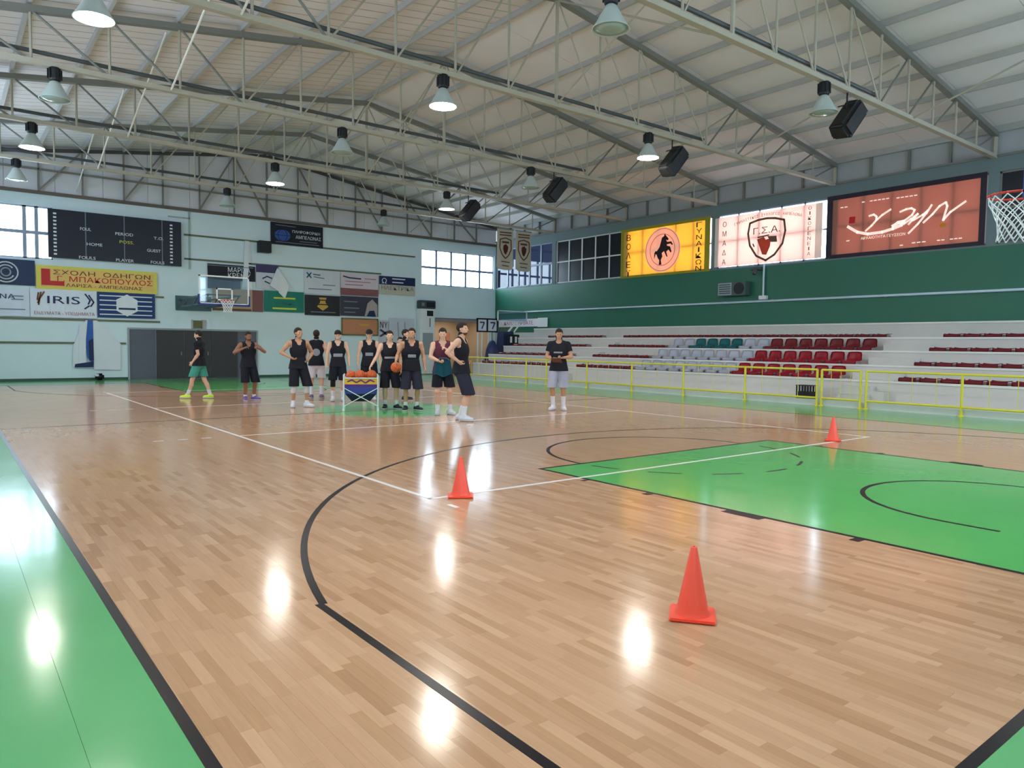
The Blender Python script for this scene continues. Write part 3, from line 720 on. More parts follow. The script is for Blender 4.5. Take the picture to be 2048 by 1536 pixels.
text('IRIS', INKB, t, 'far', 2.92, 3.02, 1.05, .28, .08)
strokes(t, 'far', BROWN, [[(2.12, 3.26), (2.08, 3.0)], [(2.2, 3.28), (2.1, 2.88)], [(2.3, 3.3), (2.16, 3.05), (2.12, 2.82)]], .05); strokes(t, 'far', INKB, [[(3.62, 3.28), (3.78, 3.05), (3.72, 2.9)], [(3.74, 3.24), (3.9, 2.98), (3.8, 2.82)], [(3.6, 2.72), (3.75, 2.84)]], .05)
text('ΕΝΔΥΜΑΤΑ - ΥΠΟΔΗΜΑΤΑ', INKP, t, 'far', 2.95, 2.52, 1.95, .12, .08)
t = banner('dark blue striped banner with white hexagon', 'far', 4.03, 6.06, 2.42, 3.4, 'blue_vinyl', (34, 62, 116))
for k in range(5): strip(t, 'far', INKW, 4.1, 5.95, 2.52+.18*k, 2.56+.18*k)
shape(t, 'far', INKW, [(5.05+.43*math.cos(PI/6+PI/3*k), 2.91+.43*math.sin(PI/6+PI/3*k)) for k in range(6)]); strip(t, 'far', INKB, 4.75, 5.35, 2.74, 2.81, .086)
# fallen banner on the left
def drape(label, facets, cat='banner'):
    t = thing('fallen_banner', label, cat)
    for nm, M, pts, d in facets:
        bm = new(); poly(bm, 'far', pts, d, d+.02); obj(nm, bm, M, t)
    az = facets[0][2]; rebase(t, (sum(p[0] for p in az)/len(az), YF-.05, min(p[1] for f in facets for p in f[2])))
    return t
BLU = mat('blue_vinyl_fold', (40, 92, 178), .5)
drape('half-fallen white and blue banner drooping low on the end wall', [
    ('fold', M_PAPERW, [(3.62, 2.29), (3.2, 1.35), (3.17, .5), (3.42, .62), (3.6, 1.4), (3.68, 2.29)], .08), ('fold', BLU, [(3.66, 2.29), (3.6, 1.4), (3.66, .85), (3.86, .6), (3.86, 2.29)], .05),
    ('fold', INKB, [(3.7, 1.5), (3.72, .75), (3.87, .75), (3.86, 1.6)], .075), ('hem', INKB, [(3.22, .5), (3.24, .62), (3.86, .72), (3.84, .5)], .11), ('fold', M_PAPERW, [(3.4, 2.1), (3.36, .62), (3.6, .62), (3.62, 2.2)], .1),
    ('sheet', M_PAPERW, [(3.87, 2.29), (3.87, .4), (4.79, .38), (4.8, 1.41), (4.0, 2.29)], .05)])
drape('narrow white fallen banner hanging beside the black box speaker', [('fold', M_PAPERW, [(9.64, 5.88), (9.58, 4.6), (9.5, 3.86), (9.75, 3.9), (9.8, 4.8), (9.8, 5.88)], .06), ('fold', M_WHITE, [(9.78, 5.88), (9.8, 4.8), (9.76, 3.9), (9.96, 3.82), (9.9, 4.8), (9.86, 5.9)], .03)])
drape('kite-shaped white fallen banner over the green banner', [('fold', M_PAPERW, [(11.03, 4.82), (10.69, 4.02), (11.1, 3.78), (11.14, 4.4)], .13), ('fold', M_WHITE, [(11.05, 4.82), (11.14, 4.3), (11.1, 3.75), (11.38, 3.48), (11.58, 4.05), (11.3, 4.5)], .1)])
# centre group
t = banner('black banner with white block lettering behind the far hoop', 'far', 8.1, 10.08, 4.15, 4.8, 'black_vinyl_a', (26, 28, 38))
text('ΜΑΡΙΖΑ', INKW, t, 'far', 9.4, 4.6, .95, .2, .08); text('ΚΡΕΜΥ', INKW, t, 'far', 9.4, 4.36, .95, .2, .08); strip(t, 'far', INKG, 8.1, 10.0, 4.72, 4.75)
banner('narrow slate-blue banner under the black one', 'far', 8.1, 9.45, 3.77, 4.14, 'slate_vinyl', (74, 92, 116))
t = banner('tan and brown banner directly behind the far backboard', 'far', 8.29, 10.42, 2.86, 3.79, 'tan_vinyl', (176, 150, 128)); strip(t, 'far', mat('maroon_ink', (128, 82, 78), .6), 9.95, 10.42, 2.86, 3.79, .068); strip(t, 'far', BROWN, 8.29, 9.9, 2.86, 2.95, .07)
t = banner('white banner with dark purple header', 'far', 10.12, 11.1, 3.87, 4.92, 'white_vinyl_c', (206, 208, 216)); strip(t, 'far', mat('purple_ink', (66, 58, 104), .6), 10.12, 11.1, 4.58, 4.92, .068); strokes(t, 'far', INKB, [[(10.4, 4.32), (10.6, 4.42), (10.8, 4.35)], [(10.5, 4.2), (10.7, 4.12)]], .05)
t = banner('teal-green banner with two yellow lines', 'far', 10.46, 12.28, 2.89, 3.81, 'teal_vinyl', (28, 124, 106)); strokes(t, 'far', INKY, [[(10.9, 3.5), (11.85, 3.5)], [(10.85, 3.04), (11.9, 3.04)]], .07); text('ΑΘΛΗΤΙΚΑ', INKT, t, 'far', 11.37, 3.27, .8, .13, .08)
t = banner('white banner with teal crossed logo', 'far', 12.3, 14.03, 3.77, 4.85, 'white_vinyl_d', (208, 212, 220)); strokes(t, 'far', INKT, [[(12.42, 4.72), (12.62, 4.5)], [(12.42, 4.5), (12.62, 4.72)]], .06); strokes(t, 'far', INKG, [[(12.75, 4.55), (13.25, 4.5)], [(12.5, 4.0), (13.6, 4.0)], [(13.2, 4.2), (13.8, 4.2)]], .04)
strokes(t, 'far', INKT, [[(12.72, 4.66), (13.05, 4.64)]], .05)
t = banner('pinkish white banner with brown bottom strip', 'far', 14.07, 16.03, 3.8, 4.83, 'pink_vinyl', (212, 200, 208)); strip(t, 'far', mat('brown_strip_ink', (134, 84, 86), .6), 14.07, 16.03, 3.8, 4.13, .068); strokes(t, 'far', INKB, [[(14.2, 4.68), (14.5, 4.62), (15.1, 4.6)]], .06); strokes(t, 'far', INKP, [[(14.3, 4.45), (15.6, 4.45)], [(14.3, 4.3), (15.2, 4.3)], [(15.3, 4.62), (15.9, 4.62)]], .035)
t = banner('cream banner with dark navy header at the right of its row', 'far', 16.08, 18.09, 3.95, 4.83, 'cream_vinyl', (196, 190, 172)); strip(t, 'far', INKB, 16.08, 18.09, 4.42, 4.83, .068); text('Ω', INKW, t, 'far', 16.35, 4.6, .26, .26, .08); strokes(t, 'far', INKW, [[(16.8, 4.72), (17.5, 4.72)], [(16.8, 4.55), (17.4, 4.55)]], .05); text('ΗΛΕΚΤΡΙΚΑ', INKG, t, 'far', 17.1, 4.27, 1.8, .2, .08)
t = banner('dark banner with gold emblem', 'far', 12.32, 14.04, 2.8, 3.72, 'charcoal_vinyl', (44, 42, 48)); shape(t, 'far', GOLD, [(13.0, 3.62), (13.36, 3.62), (13.3, 3.42), (13.45, 3.2), (13.18, 3.02), (12.9, 3.2), (13.06, 3.42)]); strokes(t, 'far', INKG, [[(12.6, 2.95), (13.8, 2.95)]], .04); strokes(t, 'far', MATS['charcoal_vinyl'], [[(12.95, 3.3), (13.4, 3.3)], [(13.0, 3.5), (13.36, 3.5)]], .05, .086)
t = banner('dark photographic banner with pale figure at its right', 'far', 14.07, 16.03, 2.83, 3.76, 'slate_photo', (62, 62, 76)); shape(t, 'far', mat('photo_pale', (176, 160, 160), .6), [(15.3, 2.84), (15.98, 2.84), (15.98, 3.4), (15.7, 3.66), (15.45, 3.45)]); shape(t, 'far', INKB, [(15.4, 2.84), (15.9, 2.84), (15.8, 3.12), (15.55, 3.1)], .086); strokes(t, 'far', INKG, [[(14.25, 3.5), (14.9, 3.5)], [(14.25, 3.2), (15.0, 3.2)], [(14.25, 3.0), (14.8, 3.0)]], .05)
t = banner('orange-tan banner in an olive frame above the players', 'far', 14.14, 16.0, 1.94, 2.7, 'orange_tan_vinyl', (196, 132, 98)); strokes(t, 'far', mat('olive_frame', (124, 110, 70), .6), [[(14.14, 1.94), (16.0, 1.94), (16.0, 2.7), (14.14, 2.7)]], .07, .07, 'edge', True); strokes(t, 'far', GOLD, [[(15.0, 2.42), (15.5, 2.42)]], .1)
t = banner('black and white lettered strip beside the white board', 'far', 16.08, 16.58, 1.3, 2.68, 'bw_vinyl', (200, 198, 206)); text('Ν', M_INK, t, 'far', 16.22, 2.45, .17, .3, .08); text('Υ', M_INK, t, 'far', 16.44, 2.45, .17, .3, .08); strokes(t, 'far', MATS['purple_ink'], [[(16.15, 2.2), (16.5, 2.0)], [(16.15, 1.9), (16.5, 2.1)]], .1)
t = banner('plain white board between the lettered strip and the white cabinet', 'far', 16.63, 18.05, .75, 2.8, 'white_board', (198, 202, 216)); strokes(t, 'far', INKG, [[(17.1, 2.6), (17.2, 1.2)], [(17.5, 2.6), (17.55, 1.0)]], .03)
t = banner('black banner with blue globe high on the end wall', 'far', 10.77, 13.2, 5.87, 6.83, 'black_vinyl_b', (28, 30, 42))
shape(t, 'far', mat('blue_globe_ink', (52, 84, 160), .6), [(11.3+.36*math.cos(2*PI*k/20), 6.28+.26*math.sin(2*PI*k/20)) for k in range(20)]); strokes(t, 'far', M_INK, [arc(11.3, 6.28, .2, .26, 0, 360), [(10.95, 6.28), (11.65, 6.28)]], .02, .086)
text('ΠΛΗΡΟΦΟΡΙΚΗ', INKW, t, 'far', 12.4, 6.5, 1.3, .13, .08); text('ΑΜΠΕΛΩΝΑΣ', INKW, t, 'far', 12.5, 6.27, 1.2, .15, .08); strokes(t, 'far', INKG, [[(12.1, 6.08), (12.9, 6.08)], [(11.0, 5.98), (13.0, 5.98)], [(11.0, 6.72), (11.9, 6.7)]], .03)
# black speaker box on the wall
t = thing('wall_speaker', 'small black box speaker on the end wall', 'speaker'); bm = new(); wbox(bm, 'far', 10.17, 10.68, 5.42, 5.92, .06, .42); obj('cabinet', bm, M_BLACK, t)
bm = new(); wbox(bm, 'far', 10.21, 10.64, 5.46, 5.88, .42, .43); obj('grille', bm, MATS['speaker_grille'], t); bm = new(); wbox(bm, 'far', 10.38, 10.46, 5.6, 5.75, 0, .07); obj('bracket', bm, M_STEELD, t); rebase(t, (10.42, YF, 5.42))
# wall conduit
t = thing('wall_conduit', 'pale square cable duct framing the scoreboard corner', 'conduit')
for q in ((7.37, 7.43, 4.5, 6.86), (6.6, 7.43, 6.55, 6.6)):
    bm = new(); wbox(bm, 'far', *q, 0, .05); obj('duct', bm, mat('duct_paint', (160, 176, 172), .6), t)
rebase(t, (7.4, YF, 4.5))

# doors
t = thing('door_1', 'wide dark double door with grey side panels in the end wall', None, kind='structure')
M_DG = mat('grey_door_panel', (92, 94, 108), .5); M_DD = mat('dark_brown_door', (50, 44, 46), .4, var=.1)
for a0, a1, M, d in ((5.12, 6.08, M_DG, .03), (9.32, 10.12, M_DG, .03)):
    bm = new(); wbox(bm, 'far', a0, a1, 0.0, 1.98, 0, d); obj('side_panel', bm, M, t)
for a0, a1 in ((6.1, 7.15), (7.17, 8.2), (8.22, 9.3)):
    bm = new(); wbox(bm, 'far', a0, a1, 0.01, 1.98, 0, .05); dd = obj('door_leaf', bm, M_DD, t)
    bm = new(); wbox(bm, 'far', a1-.14, a1-.1, .95, 1.1, .05, .1); obj('handle', bm, M_STEELD, dd)
for q in ((5.06, 5.12, 0, 2.04), (10.12, 10.18, 0, 2.04), (5.12, 10.12, 1.98, 2.05)):
    bm = new(); wbox(bm, 'far', *q, 0, .07); obj('door_frame', bm, mat('door_frame_paint', (150, 158, 162), .5), t)
t = thing('door_plaque', 'olive wooden box fixed over the dark door', 'sign'); bm = new(); wbox(bm, 'far', 7.5, 7.86, 2.09, 2.4, 0, .1); obj('box', bm, mat('olive_wood', (104, 100, 62), .6), t)  # small wooden plaque box above the door
bm = new(); wbox(bm, 'far', 7.45, 7.5, 2.06, 2.43, 0, .09); wbox(bm, 'far', 7.86, 8.03, 2.06, 2.43, 0, .05); obj('frame', bm, mat('pale_box_frame', (178, 172, 180), .6), t); rebase(t, (7.7, YF, 2.06))
# small bag at the skirting
t = thing('bag', 'small black bag with a white tag on the floor by the end wall', 'bag', (4.02, 30.7, 0)); bm = new(); rbox(bm, (0, 0, .13), (.3, .2, .26), None, .06); obj('body', bm, M_BLACK, t, smooth=True); bm = new(); rbox(bm, (-.1, -.105, .2), (.12, .02, .09), None, .004); obj('tag', bm, M_PAPERW, t)

# tall white cabinet (standing air conditioner) with dark box on top
t = thing('air_conditioner', 'tall white standing cabinet with dark display panel near the far corner', 'cabinet', (18.62, YF-.25, 0))
bm = new(); rbox(bm, (0, 0, 1.66), (.84, .4, 3.3), None, .03); obj('body', bm, M_WHITE, t)
boxo('display', M_BLACK, t, -.06, .3, -.215, -.2, 2.95, 3.22); boxo('louver', mat('louver_grey', (150, 154, 164), .5), t, -.3, .3, -.212, -.2, 1.0, 2.1); boxo('crack', M_INK, t, .1, .14, -.208, -.2, 2.4, 2.85)
boxo('plinth', M_STEELD, t, -.4, .4, -.19, .19, 0, .06)
t = thing('projector_box', 'dark grey box standing on top of the white cabinet', 'box', (18.66, YF-.22, 3.31)); bm = new(); rbox(bm, (0, 0, .22), (.92, .36, .42), None, .03); obj('body', bm, mat('dark_grey_plastic', (64, 74, 80), .5), t)
boxo('screen', M_BLACK, t, -.1, .4, -.19, -.18, .08, .34); bm = new(); rbox(bm, (-.3, -.185, .22), (.16, .02, .16), None, .005); obj('vent', bm, M_STEELD, t)

# corridor recess at the right of the end wall
M_TAN = mat('tan_corridor_paint', (214, 186, 160), .7)
t = thing('wall_corridor', 'tan corridor seen through the opening in the end wall', None, kind='structure')
boxo('back_wall', M_TAN, t, 19.0, 23.1, YF+2.6, YF+2.75, 0, 3.0); boxo('side_wall', M_TAN, t, 19.05, 19.2, YF+.25, YF+2.6, 0, 3.0); boxo('side_wall', M_TAN, t, 22.9, 23.1, YF+.25, YF+2.6, 0, 3.0); boxo('corridor_ceiling', M_TAN, t, 19.0, 23.1, YF+.25, YF+2.75, 2.9, 3.0)
boxo('lintel', mat('lintel_paint', (150, 136, 140), .6), t, 19.2, 22.9, YF+.0, YF+.24, 2.7, 2.9)
t = thing('corridor_light', 'bright ceiling light panel inside the far corridor', 'lamp', (21.2, YF+1.4, 2.86)); boxo('diffuser', mat('corridor_diffuser', (255, 236, 214), .5, emit=14), t, -.6, .6, -.15, .15, -.02, 0); boxo('housing', M_WHITE, t, -.63, .63, -.18, .18, 0, .04)
t = thing('door_2', 'mauve inner door in the far corridor', None, kind='structure'); boxo('door_leaf', mat('mauve_door', (134, 104, 112), .5), t, 19.7, 20.6, YF+2.54, YF+2.59, 0, 2.3); boxo('door_frame', M_RAILW, t, 20.6, 20.68, YF+2.52, YF+2.6, 0, 2.4); boxo('door_frame', M_RAILW, t, 19.62, 19.7, YF+2.52, YF+2.6, 0, 2.4)
t = thing('poster', 'salmon poster panel on the corridor back wall', 'poster', (21.6, YF+2.59, .9)); boxo('sheet', mat('salmon_paper', (226, 150, 122), .6), t, -.35, .35, -.02, 0, 0, 1.3); boxo('text_block', M_PAPERW, t, -.28, .2, -.025, -.02, .1, .6)
# white display stand with two panels
t = thing('display_stand', 'black framed two-panel board on white posts near the far corner', 'display', (21.0, 28.75, 0))
for k, xx in enumerate((-.33, .33)):
    boxo('panel', M_PAPERW, t, xx-.27, xx+.27, -.03, .0, 2.24, 2.8)
    bm = new(); ribs_ = [(xx-.14, 2.66), (xx+.14, 2.66), (xx-.02, 2.34)]
    for p, q in zip(ribs_, ribs_[1:]): bar(bm, (p[0], -.035, p[1]), (q[0], -.035, q[1]), .012, .07)
    obj('numeral', bm, MATS['purple_ink'], t)
for q in ((-.64, .64, 2.8, 2.87), (-.64, .64, 2.17, 2.24), (-.64, -.58, 2.17, 2.87), (.58, .64, 2.17, 2.87), (-.03, .03, 2.17, 2.87)): boxo('frame', M_BLACK, t, q[0], q[1], -.05, .02, q[2], q[3])
for xx in (-.56, -.3, .1): bm = new(); tube(bm, (xx, 0, 0), (xx, 0, 2.2), .045, 8); obj('post', bm, M_WHITE, t)
bm = new(); box(bm, -.65, .2, -.3, .3, 0, .05); obj('base', bm, M_WHITE, t)
# portable hoop stands with navy padding
M_NAVY = mat('navy_padding', (44, 52, 92), .5)
t = thing('portable_hoop', 'folded portable basketball stand with navy pads and glass board', 'basketball stand', (21.3, 27.6, 0))
bm = new(); A = [(-.42, -.35), (.42, -.35), (.42, .35), (-.42, .35)]
lo = [bm.verts.new((x, y, .12)) for x, y in A]; hi = [bm.verts.new((x*.75, y*.7, 2.2)) for x, y in A]
bm.faces.new(lo[::-1]); bm.faces.new(hi)
for i in range(4): bm.faces.new((lo[i], lo[(i+1) % 4], hi[(i+1) % 4], hi[i]))
obj('padding', bm, M_NAVY, t)
bm = new(); box(bm, -.5, .5, -.6, .6, .04, .14); obj('base', bm, M_STEELD, t)
bm = new(); tube(bm, (-.1, 0, 1.9), (.55, -.2, 2.75), .05, 8); tube(bm, (.1, 0, 1.7), (.75, -.2, 2.6), .04, 8); obj('arm', bm, M_WHITE, t)
boxo('backboard', glass('pale_board_glass', (.72, .8, .95), .25), t, -.7, 1.1, -.3, -.27, 2.72, 3.2)
for q in ((-.72, 1.12, 2.68, 2.73), (-.72, 1.12, 3.18, 3.22), (-.72, -.68, 2.68, 3.22), (1.08, 1.12, 2.68, 3.22)): boxo('board_frame', M_WHITE, t, q[0], q[1], -.31, -.26, q[2], q[3])
t = thing('padded_base', 'navy padded wedge standing beside the white display posts', 'pad', (20.25, 27.3, 0)); bm = new(); lathe(bm, [(.42, 0), (.4, .6), (.3, 1.3), (.16, 1.68), (.04, 1.76)], n=14, caps=True); obj('cover', bm, M_NAVY, t, smooth=True); bm = new(); tube(bm, (0, 0, 1.7), (0, 0, 2.15), .03, 8); obj('pole', bm, M_STEELD, t)
# long light strip sign on the side wall corner and small black sign
t = thing('wall_sign', 'long white sign with faint pink lettering on the side wall corner', 'sign'); bm = new(); wbox(bm, 'right', 26.6, 30.6, 2.5, 2.9, .02, .06); obj('board', bm, mat('white_sign_board', (238, 228, 236), .5), t)
bm = new(); wbox(bm, 'right', 26.55, 27.3, 2.47, 2.93, .06, .075); obj('end_panel', bm, M_WHITE, t); rebase(t, (XR-.04, 28.6, 2.5)); text('ΚΑΛΩΣ ΗΡΘΑΤΕ', INKP, t, 'right', 28.9, 2.7, 2.4, .2, .064)
t = thing('wall_sign', 'small black sign with two white figures at the grandstand end', 'sign', (21.3, 26.95, 1.55)); boxo('board', M_BLACK, t, -.35, .35, 0, .04, 0, .5)
for xx in (-.16, .14): boxo('figure', M_PAPERW, t, xx-.06, xx+.06, -.012, 0, .1, .4)

# ------------------------------------------------------------------ side wall furnishings
t = thing('wall_pipe', 'pale blue pipe running the length of the green side wall', 'pipe'); bm = new(); tube(bm, (XR-.09, YN+.3, 3.26), (XR-.09, 28.4, 3.26), .04, 8); obj('run', bm, mat('pale_pipe_paint', (196, 214, 228), .3, .5), t, smooth=True)
for k in range(7): bm = new(); wbox(bm, 'right', 2+4*k, 2.06+4*k, 3.2, 3.32, 0, .1); obj('clip', bm, M_STEELD, t)
rebase(t, (XR-.09, 12, 3.22))
t = thing('drop_pipe', 'vertical pale pipe with junction box below the crest banner', 'pipe'); bm = new(); tube(bm, (XR-.1, 14.43, 3.34), (XR-.1, 14.43, 4.6), .035, 8); obj('run', bm, MATS['pale_pipe_paint'], t); bm = new(); wbox(bm, 'right', 14.28, 14.58, 3.32, 3.46, .02, .16); obj('junction_box', bm, M_WHITE, t)
bm = new(); wbox(bm, 'right', 14.5, 14.95, 4.42, 4.5, .02, .2); tube(bm, (XR-.2, 14.7, 4.42), (XR-.3, 14.72, 4.25), .07, 8); obj('floodlight', bm, M_DARKP, t); rebase(t, (XR-.1, 14.43, 3.2))
t = thing('condenser_unit', 'air-conditioning unit with louvres and round fan on the green wall', 'air conditioner'); bm = new(); wbox(bm, 'right', 15.02, 16.25, 3.5, 4.02, .03, .36); obj('body', bm, mat('grey_green_unit', (70, 92, 88), .5), t)
bm = new(); wbox(bm, 'right', 15.62, 16.22, 3.53, 3.99, .36, .37); obj('louver_frame', bm, mat('pale_louver', (150, 168, 176), .5), t)
for k in range(5): bm = new(); wbox(bm, 'right', 15.67, 16.17, 3.58+.08*k, 3.62+.08*k, .37, .385); obj('louver', bm, M_DARKP, t)
bm = new(); poly(bm, 'right', [(15.3+.22*math.cos(2*PI*k/20), 3.76+.22*math.sin(2*PI*k/20)) for k in range(20)], .36, .38); obj('fan', bm, M_BLACK, t); rebase(t, (XR-.2, 15.6, 3.5))

# backlit banners over the side windows
t = banner('yellow backlit volleyball banner with rearing black horse', 'right', 16.9, 21.66, 4.54, 6.68, 'yellow_backlit', (250, 204, 104), d=.03, transl=.36, n=14)
for q in ((16.9, 21.66, 4.54, 4.64), (16.9, 21.66, 6.56, 6.68), (16.9, 17.14, 4.64, 6.56), (21.5, 21.66, 4.64, 6.56)): strip(t, 'right', mat('olive_border', (168, 160, 36), .6, transl=.15), *q, .05)
shape(t, 'right', mat('pale_disc_glow_print', (242, 208, 190), .6, transl=.5, emit=.4), [(19.29+.95*math.cos(2*PI*k/40), 5.6+.93*math.sin(2*PI*k/40)) for k in range(40)], .056)  # faint emission in the disc stands in for daylight passing through
strokes(t, 'right', mat('disc_ring_ink', (196, 120, 110), .6, transl=.4), [arc(19.29, 5.6, .9, .88, 0, 360, 40), arc(19.29, 5.6, .66, .65, 0, 360, 40)], .02, .062)
hs = [(-.16, -.62), (-.02, -.62), (-.06, -.42), (.02, -.28), (-.02, -.14), (.1, -.06), (.24, -.3), (.3, -.32), (.22, -.1), (.34, -.02), (.46, -.16), (.5, -.12), (.42, .1), (.26, .14), (.24, .2), (.44, .22), (.52, .14), (.56, .18), (.48, .3), (.26, .3), (.2, .4), (.3, .36), (.34, .42), (.2, .56), (.12, .66), (.1, .56), (-.02, .5), (-.08, .3), (-.14, .12), (-.28, -.04), (-.36, -.02), (-.42, -.12), (-.42, -.36), (-.34, -.14), (-.28, -.2), (-.22, -.34), (-.14, -.42)]
shape(t, 'right', mat('horse_ink', (40, 16, 26), .6), [(19.29-x, 5.6+z) for x, z in hs], .068, 'horse')
for i, ch in enumerate('ΒΟΛΕΪ'): text(ch, M_INK, t, 'right', 21.2, 6.3-.39*i, .24, .27, .06)
for i, ch in enumerate('ΓΥΝΑΙΚΩΝ'): text(ch, M_INK, t, 'right', 17.42, 6.42-.247*i, .28 if ch != 'Ι' else .07, .19, .06)
t = banner('white backlit club banner with shield crest', 'right', 12.26, 16.66, 4.66, 6.55, 'white_backlit', (250, 218, 206), d=.03, transl=.38, n=14)
for q in ((12.26, 12.5, 4.66, 6.55), (16.5, 16.66, 4.66, 6.55)): strip(t, 'right', mat('white_light_gap_strip', (246, 244, 240), .6, transl=.4), *q, .05)  # white ends imitate the bright daylight gaps beside the banner
INKS = mat('crest_ink', (128, 96, 76), .6, transl=.2)
sh = [(15.1, 6.18), (14.75, 6.26), (14.4, 6.28), (14.05, 6.24), (13.7, 6.14), (13.64, 5.75), (13.74, 5.3), (14.05, 4.93), (14.4, 4.75), (14.8, 4.95), (15.08, 5.35), (15.17, 5.8)]
strokes(t, 'right', INKS, [sh], .075, .06, 'crest_outline', True)
text('Γ.Σ.Α.', INKS, t, 'right', 14.4, 5.86, 1.1, .24, .06)
shape(t, 'right', mat('crest_red', (206, 96, 70), .6, transl=.4), [(14.78, 5.55), (14.5, 5.62), (14.42, 5.5), (14.2, 5.55), (14.24, 5.25), (14.38, 4.95), (14.55, 4.98), (14.66, 5.25)], .06); shape(t, 'right', INKS, [(14.35, 5.62), (13.98, 5.6), (13.95, 5.38), (14.2, 5.4)], .068); strokes(t, 'right', INKS, [[(14.75, 5.62), (14.3, 5.66)], [(14.95, 5.4), (14.9, 5.3)]], .05, .062)
for i, ch in enumerate('ΟΜΑΔΑ'): text(ch, INKS, t, 'right', 16.22, 6.28-.36*i, .17, .2, .06)
for i, ch in enumerate('ΟΙΚΟΓΕΝΕΙΑ'): text(ch, INKS, t, 'right', 12.72, 6.42-.175*i, .12 if ch != 'Ι' else .04, .12, .06)
ns = 'ΓΥΜΝΑΣΤΙΚΟΣ ΣΥΛΛΟΓΟΣ ΑΜΠΕΛΩΝΑ'
for i, ch in enumerate(ns):
    if ch == ' ': continue
    u = -1+2*i/(len(ns)-1); text(ch, INKS, t, 'right', 14.4-u*1.35, 6.42-.2*u*u, .075 if ch != 'Ι' else .02, .1, .06, rot=-u*.25)
t = banner('terracotta backlit banner with white brushed script in a dark border', 'right', 7.28, 12.1, 4.6, 6.7, 'terracotta_backlit', (192, 132, 116), d=.03, transl=.36, n=14)
MB = mat('dark_border_print', (44, 34, 48), .6)
for q in ((7.28, 12.1, 4.6, 4.72), (7.28, 12.1, 6.55, 6.7), (7.28, 7.44, 4.72, 6.55), (11.9, 12.1, 4.72, 6.55)): strip(t, 'right', MB, *q, .05)
PW_ = mat('script_glow_ink', (255, 240, 232), .6, transl=.3, emit=.45)  # script given emission to imitate daylight shining through the banner
SC = {'u': [(10.65, 5.87), (10.5, 5.9), (10.41, 5.82), (10.42, 5.7), (10.23, 5.85), (9.97, 5.99)], 'u2': [(10.42, 5.7), (10.56, 5.55), (10.75, 5.4)],
 'z': [(9.68, 5.87), (9.5, 5.93), (9.34, 5.94), (9.24, 5.87), (9.31, 5.73), (9.52, 5.59), (9.74, 5.56), (9.9, 5.45)], 'h': [(9.55, 5.48), (9.34, 5.61), (9.14, 5.74), (9.31, 5.56), (9.41, 5.45)],
 'h2': [(8.75, 5.96), (8.89, 5.73), (9.13, 5.43), (9.4, 5.17)], 'h3': [(9.27, 5.56), (9.0, 5.69), (8.86, 5.8)], 'n': [(8.97, 5.45), (8.72, 5.67), (8.53, 5.89), (8.35, 5.98), (8.31, 5.86), (8.41, 5.45), (8.22, 5.67), (7.81, 5.93)]}
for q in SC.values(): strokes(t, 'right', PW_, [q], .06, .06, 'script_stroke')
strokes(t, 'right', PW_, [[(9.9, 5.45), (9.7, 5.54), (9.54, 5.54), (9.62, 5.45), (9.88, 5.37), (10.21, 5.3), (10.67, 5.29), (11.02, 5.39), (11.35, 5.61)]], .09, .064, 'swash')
bm_lines = []
for (a0, z0), (a1, z1) in (((11.62, 6.27), (11.06, 6.29)), ((10.9, 6.35), (9.99, 6.33)), ((9.8, 6.32), (9.14, 6.29)), ((11.38, 5.14), (11.06, 5.16)), ((9.64, 4.82), (9.38, 4.82)), ((9.28, 4.86), (8.83, 4.86)), ((8.55, 4.86), (7.83, 4.87))):
    n_ = max(2, int(abs(a0-a1)/.12))
    for k in range(n_):
        if random.random() < .8: bm_lines.append([(a0+(a1-a0)*k/n_, z0), (a0+(a1-a0)*(k+.6)/n_, z0)])
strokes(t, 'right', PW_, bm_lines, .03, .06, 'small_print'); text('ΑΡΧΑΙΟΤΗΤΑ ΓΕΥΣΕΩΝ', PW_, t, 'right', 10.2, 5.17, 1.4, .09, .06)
shape(t, 'right', mat('bright_red_ink', (232, 60, 66), .6, transl=.4), [(11.32, 5.7), (11.12, 5.7), (11.1, 5.92), (11.3, 5.92)], .06); shape(t, 'right', mat('amber_ink', (240, 180, 60), .6, transl=.4), [(8.42+.09*math.cos(2*PI*k/12), 5.3+.07*math.sin(2*PI*k/12)) for k in range(12)], .06)
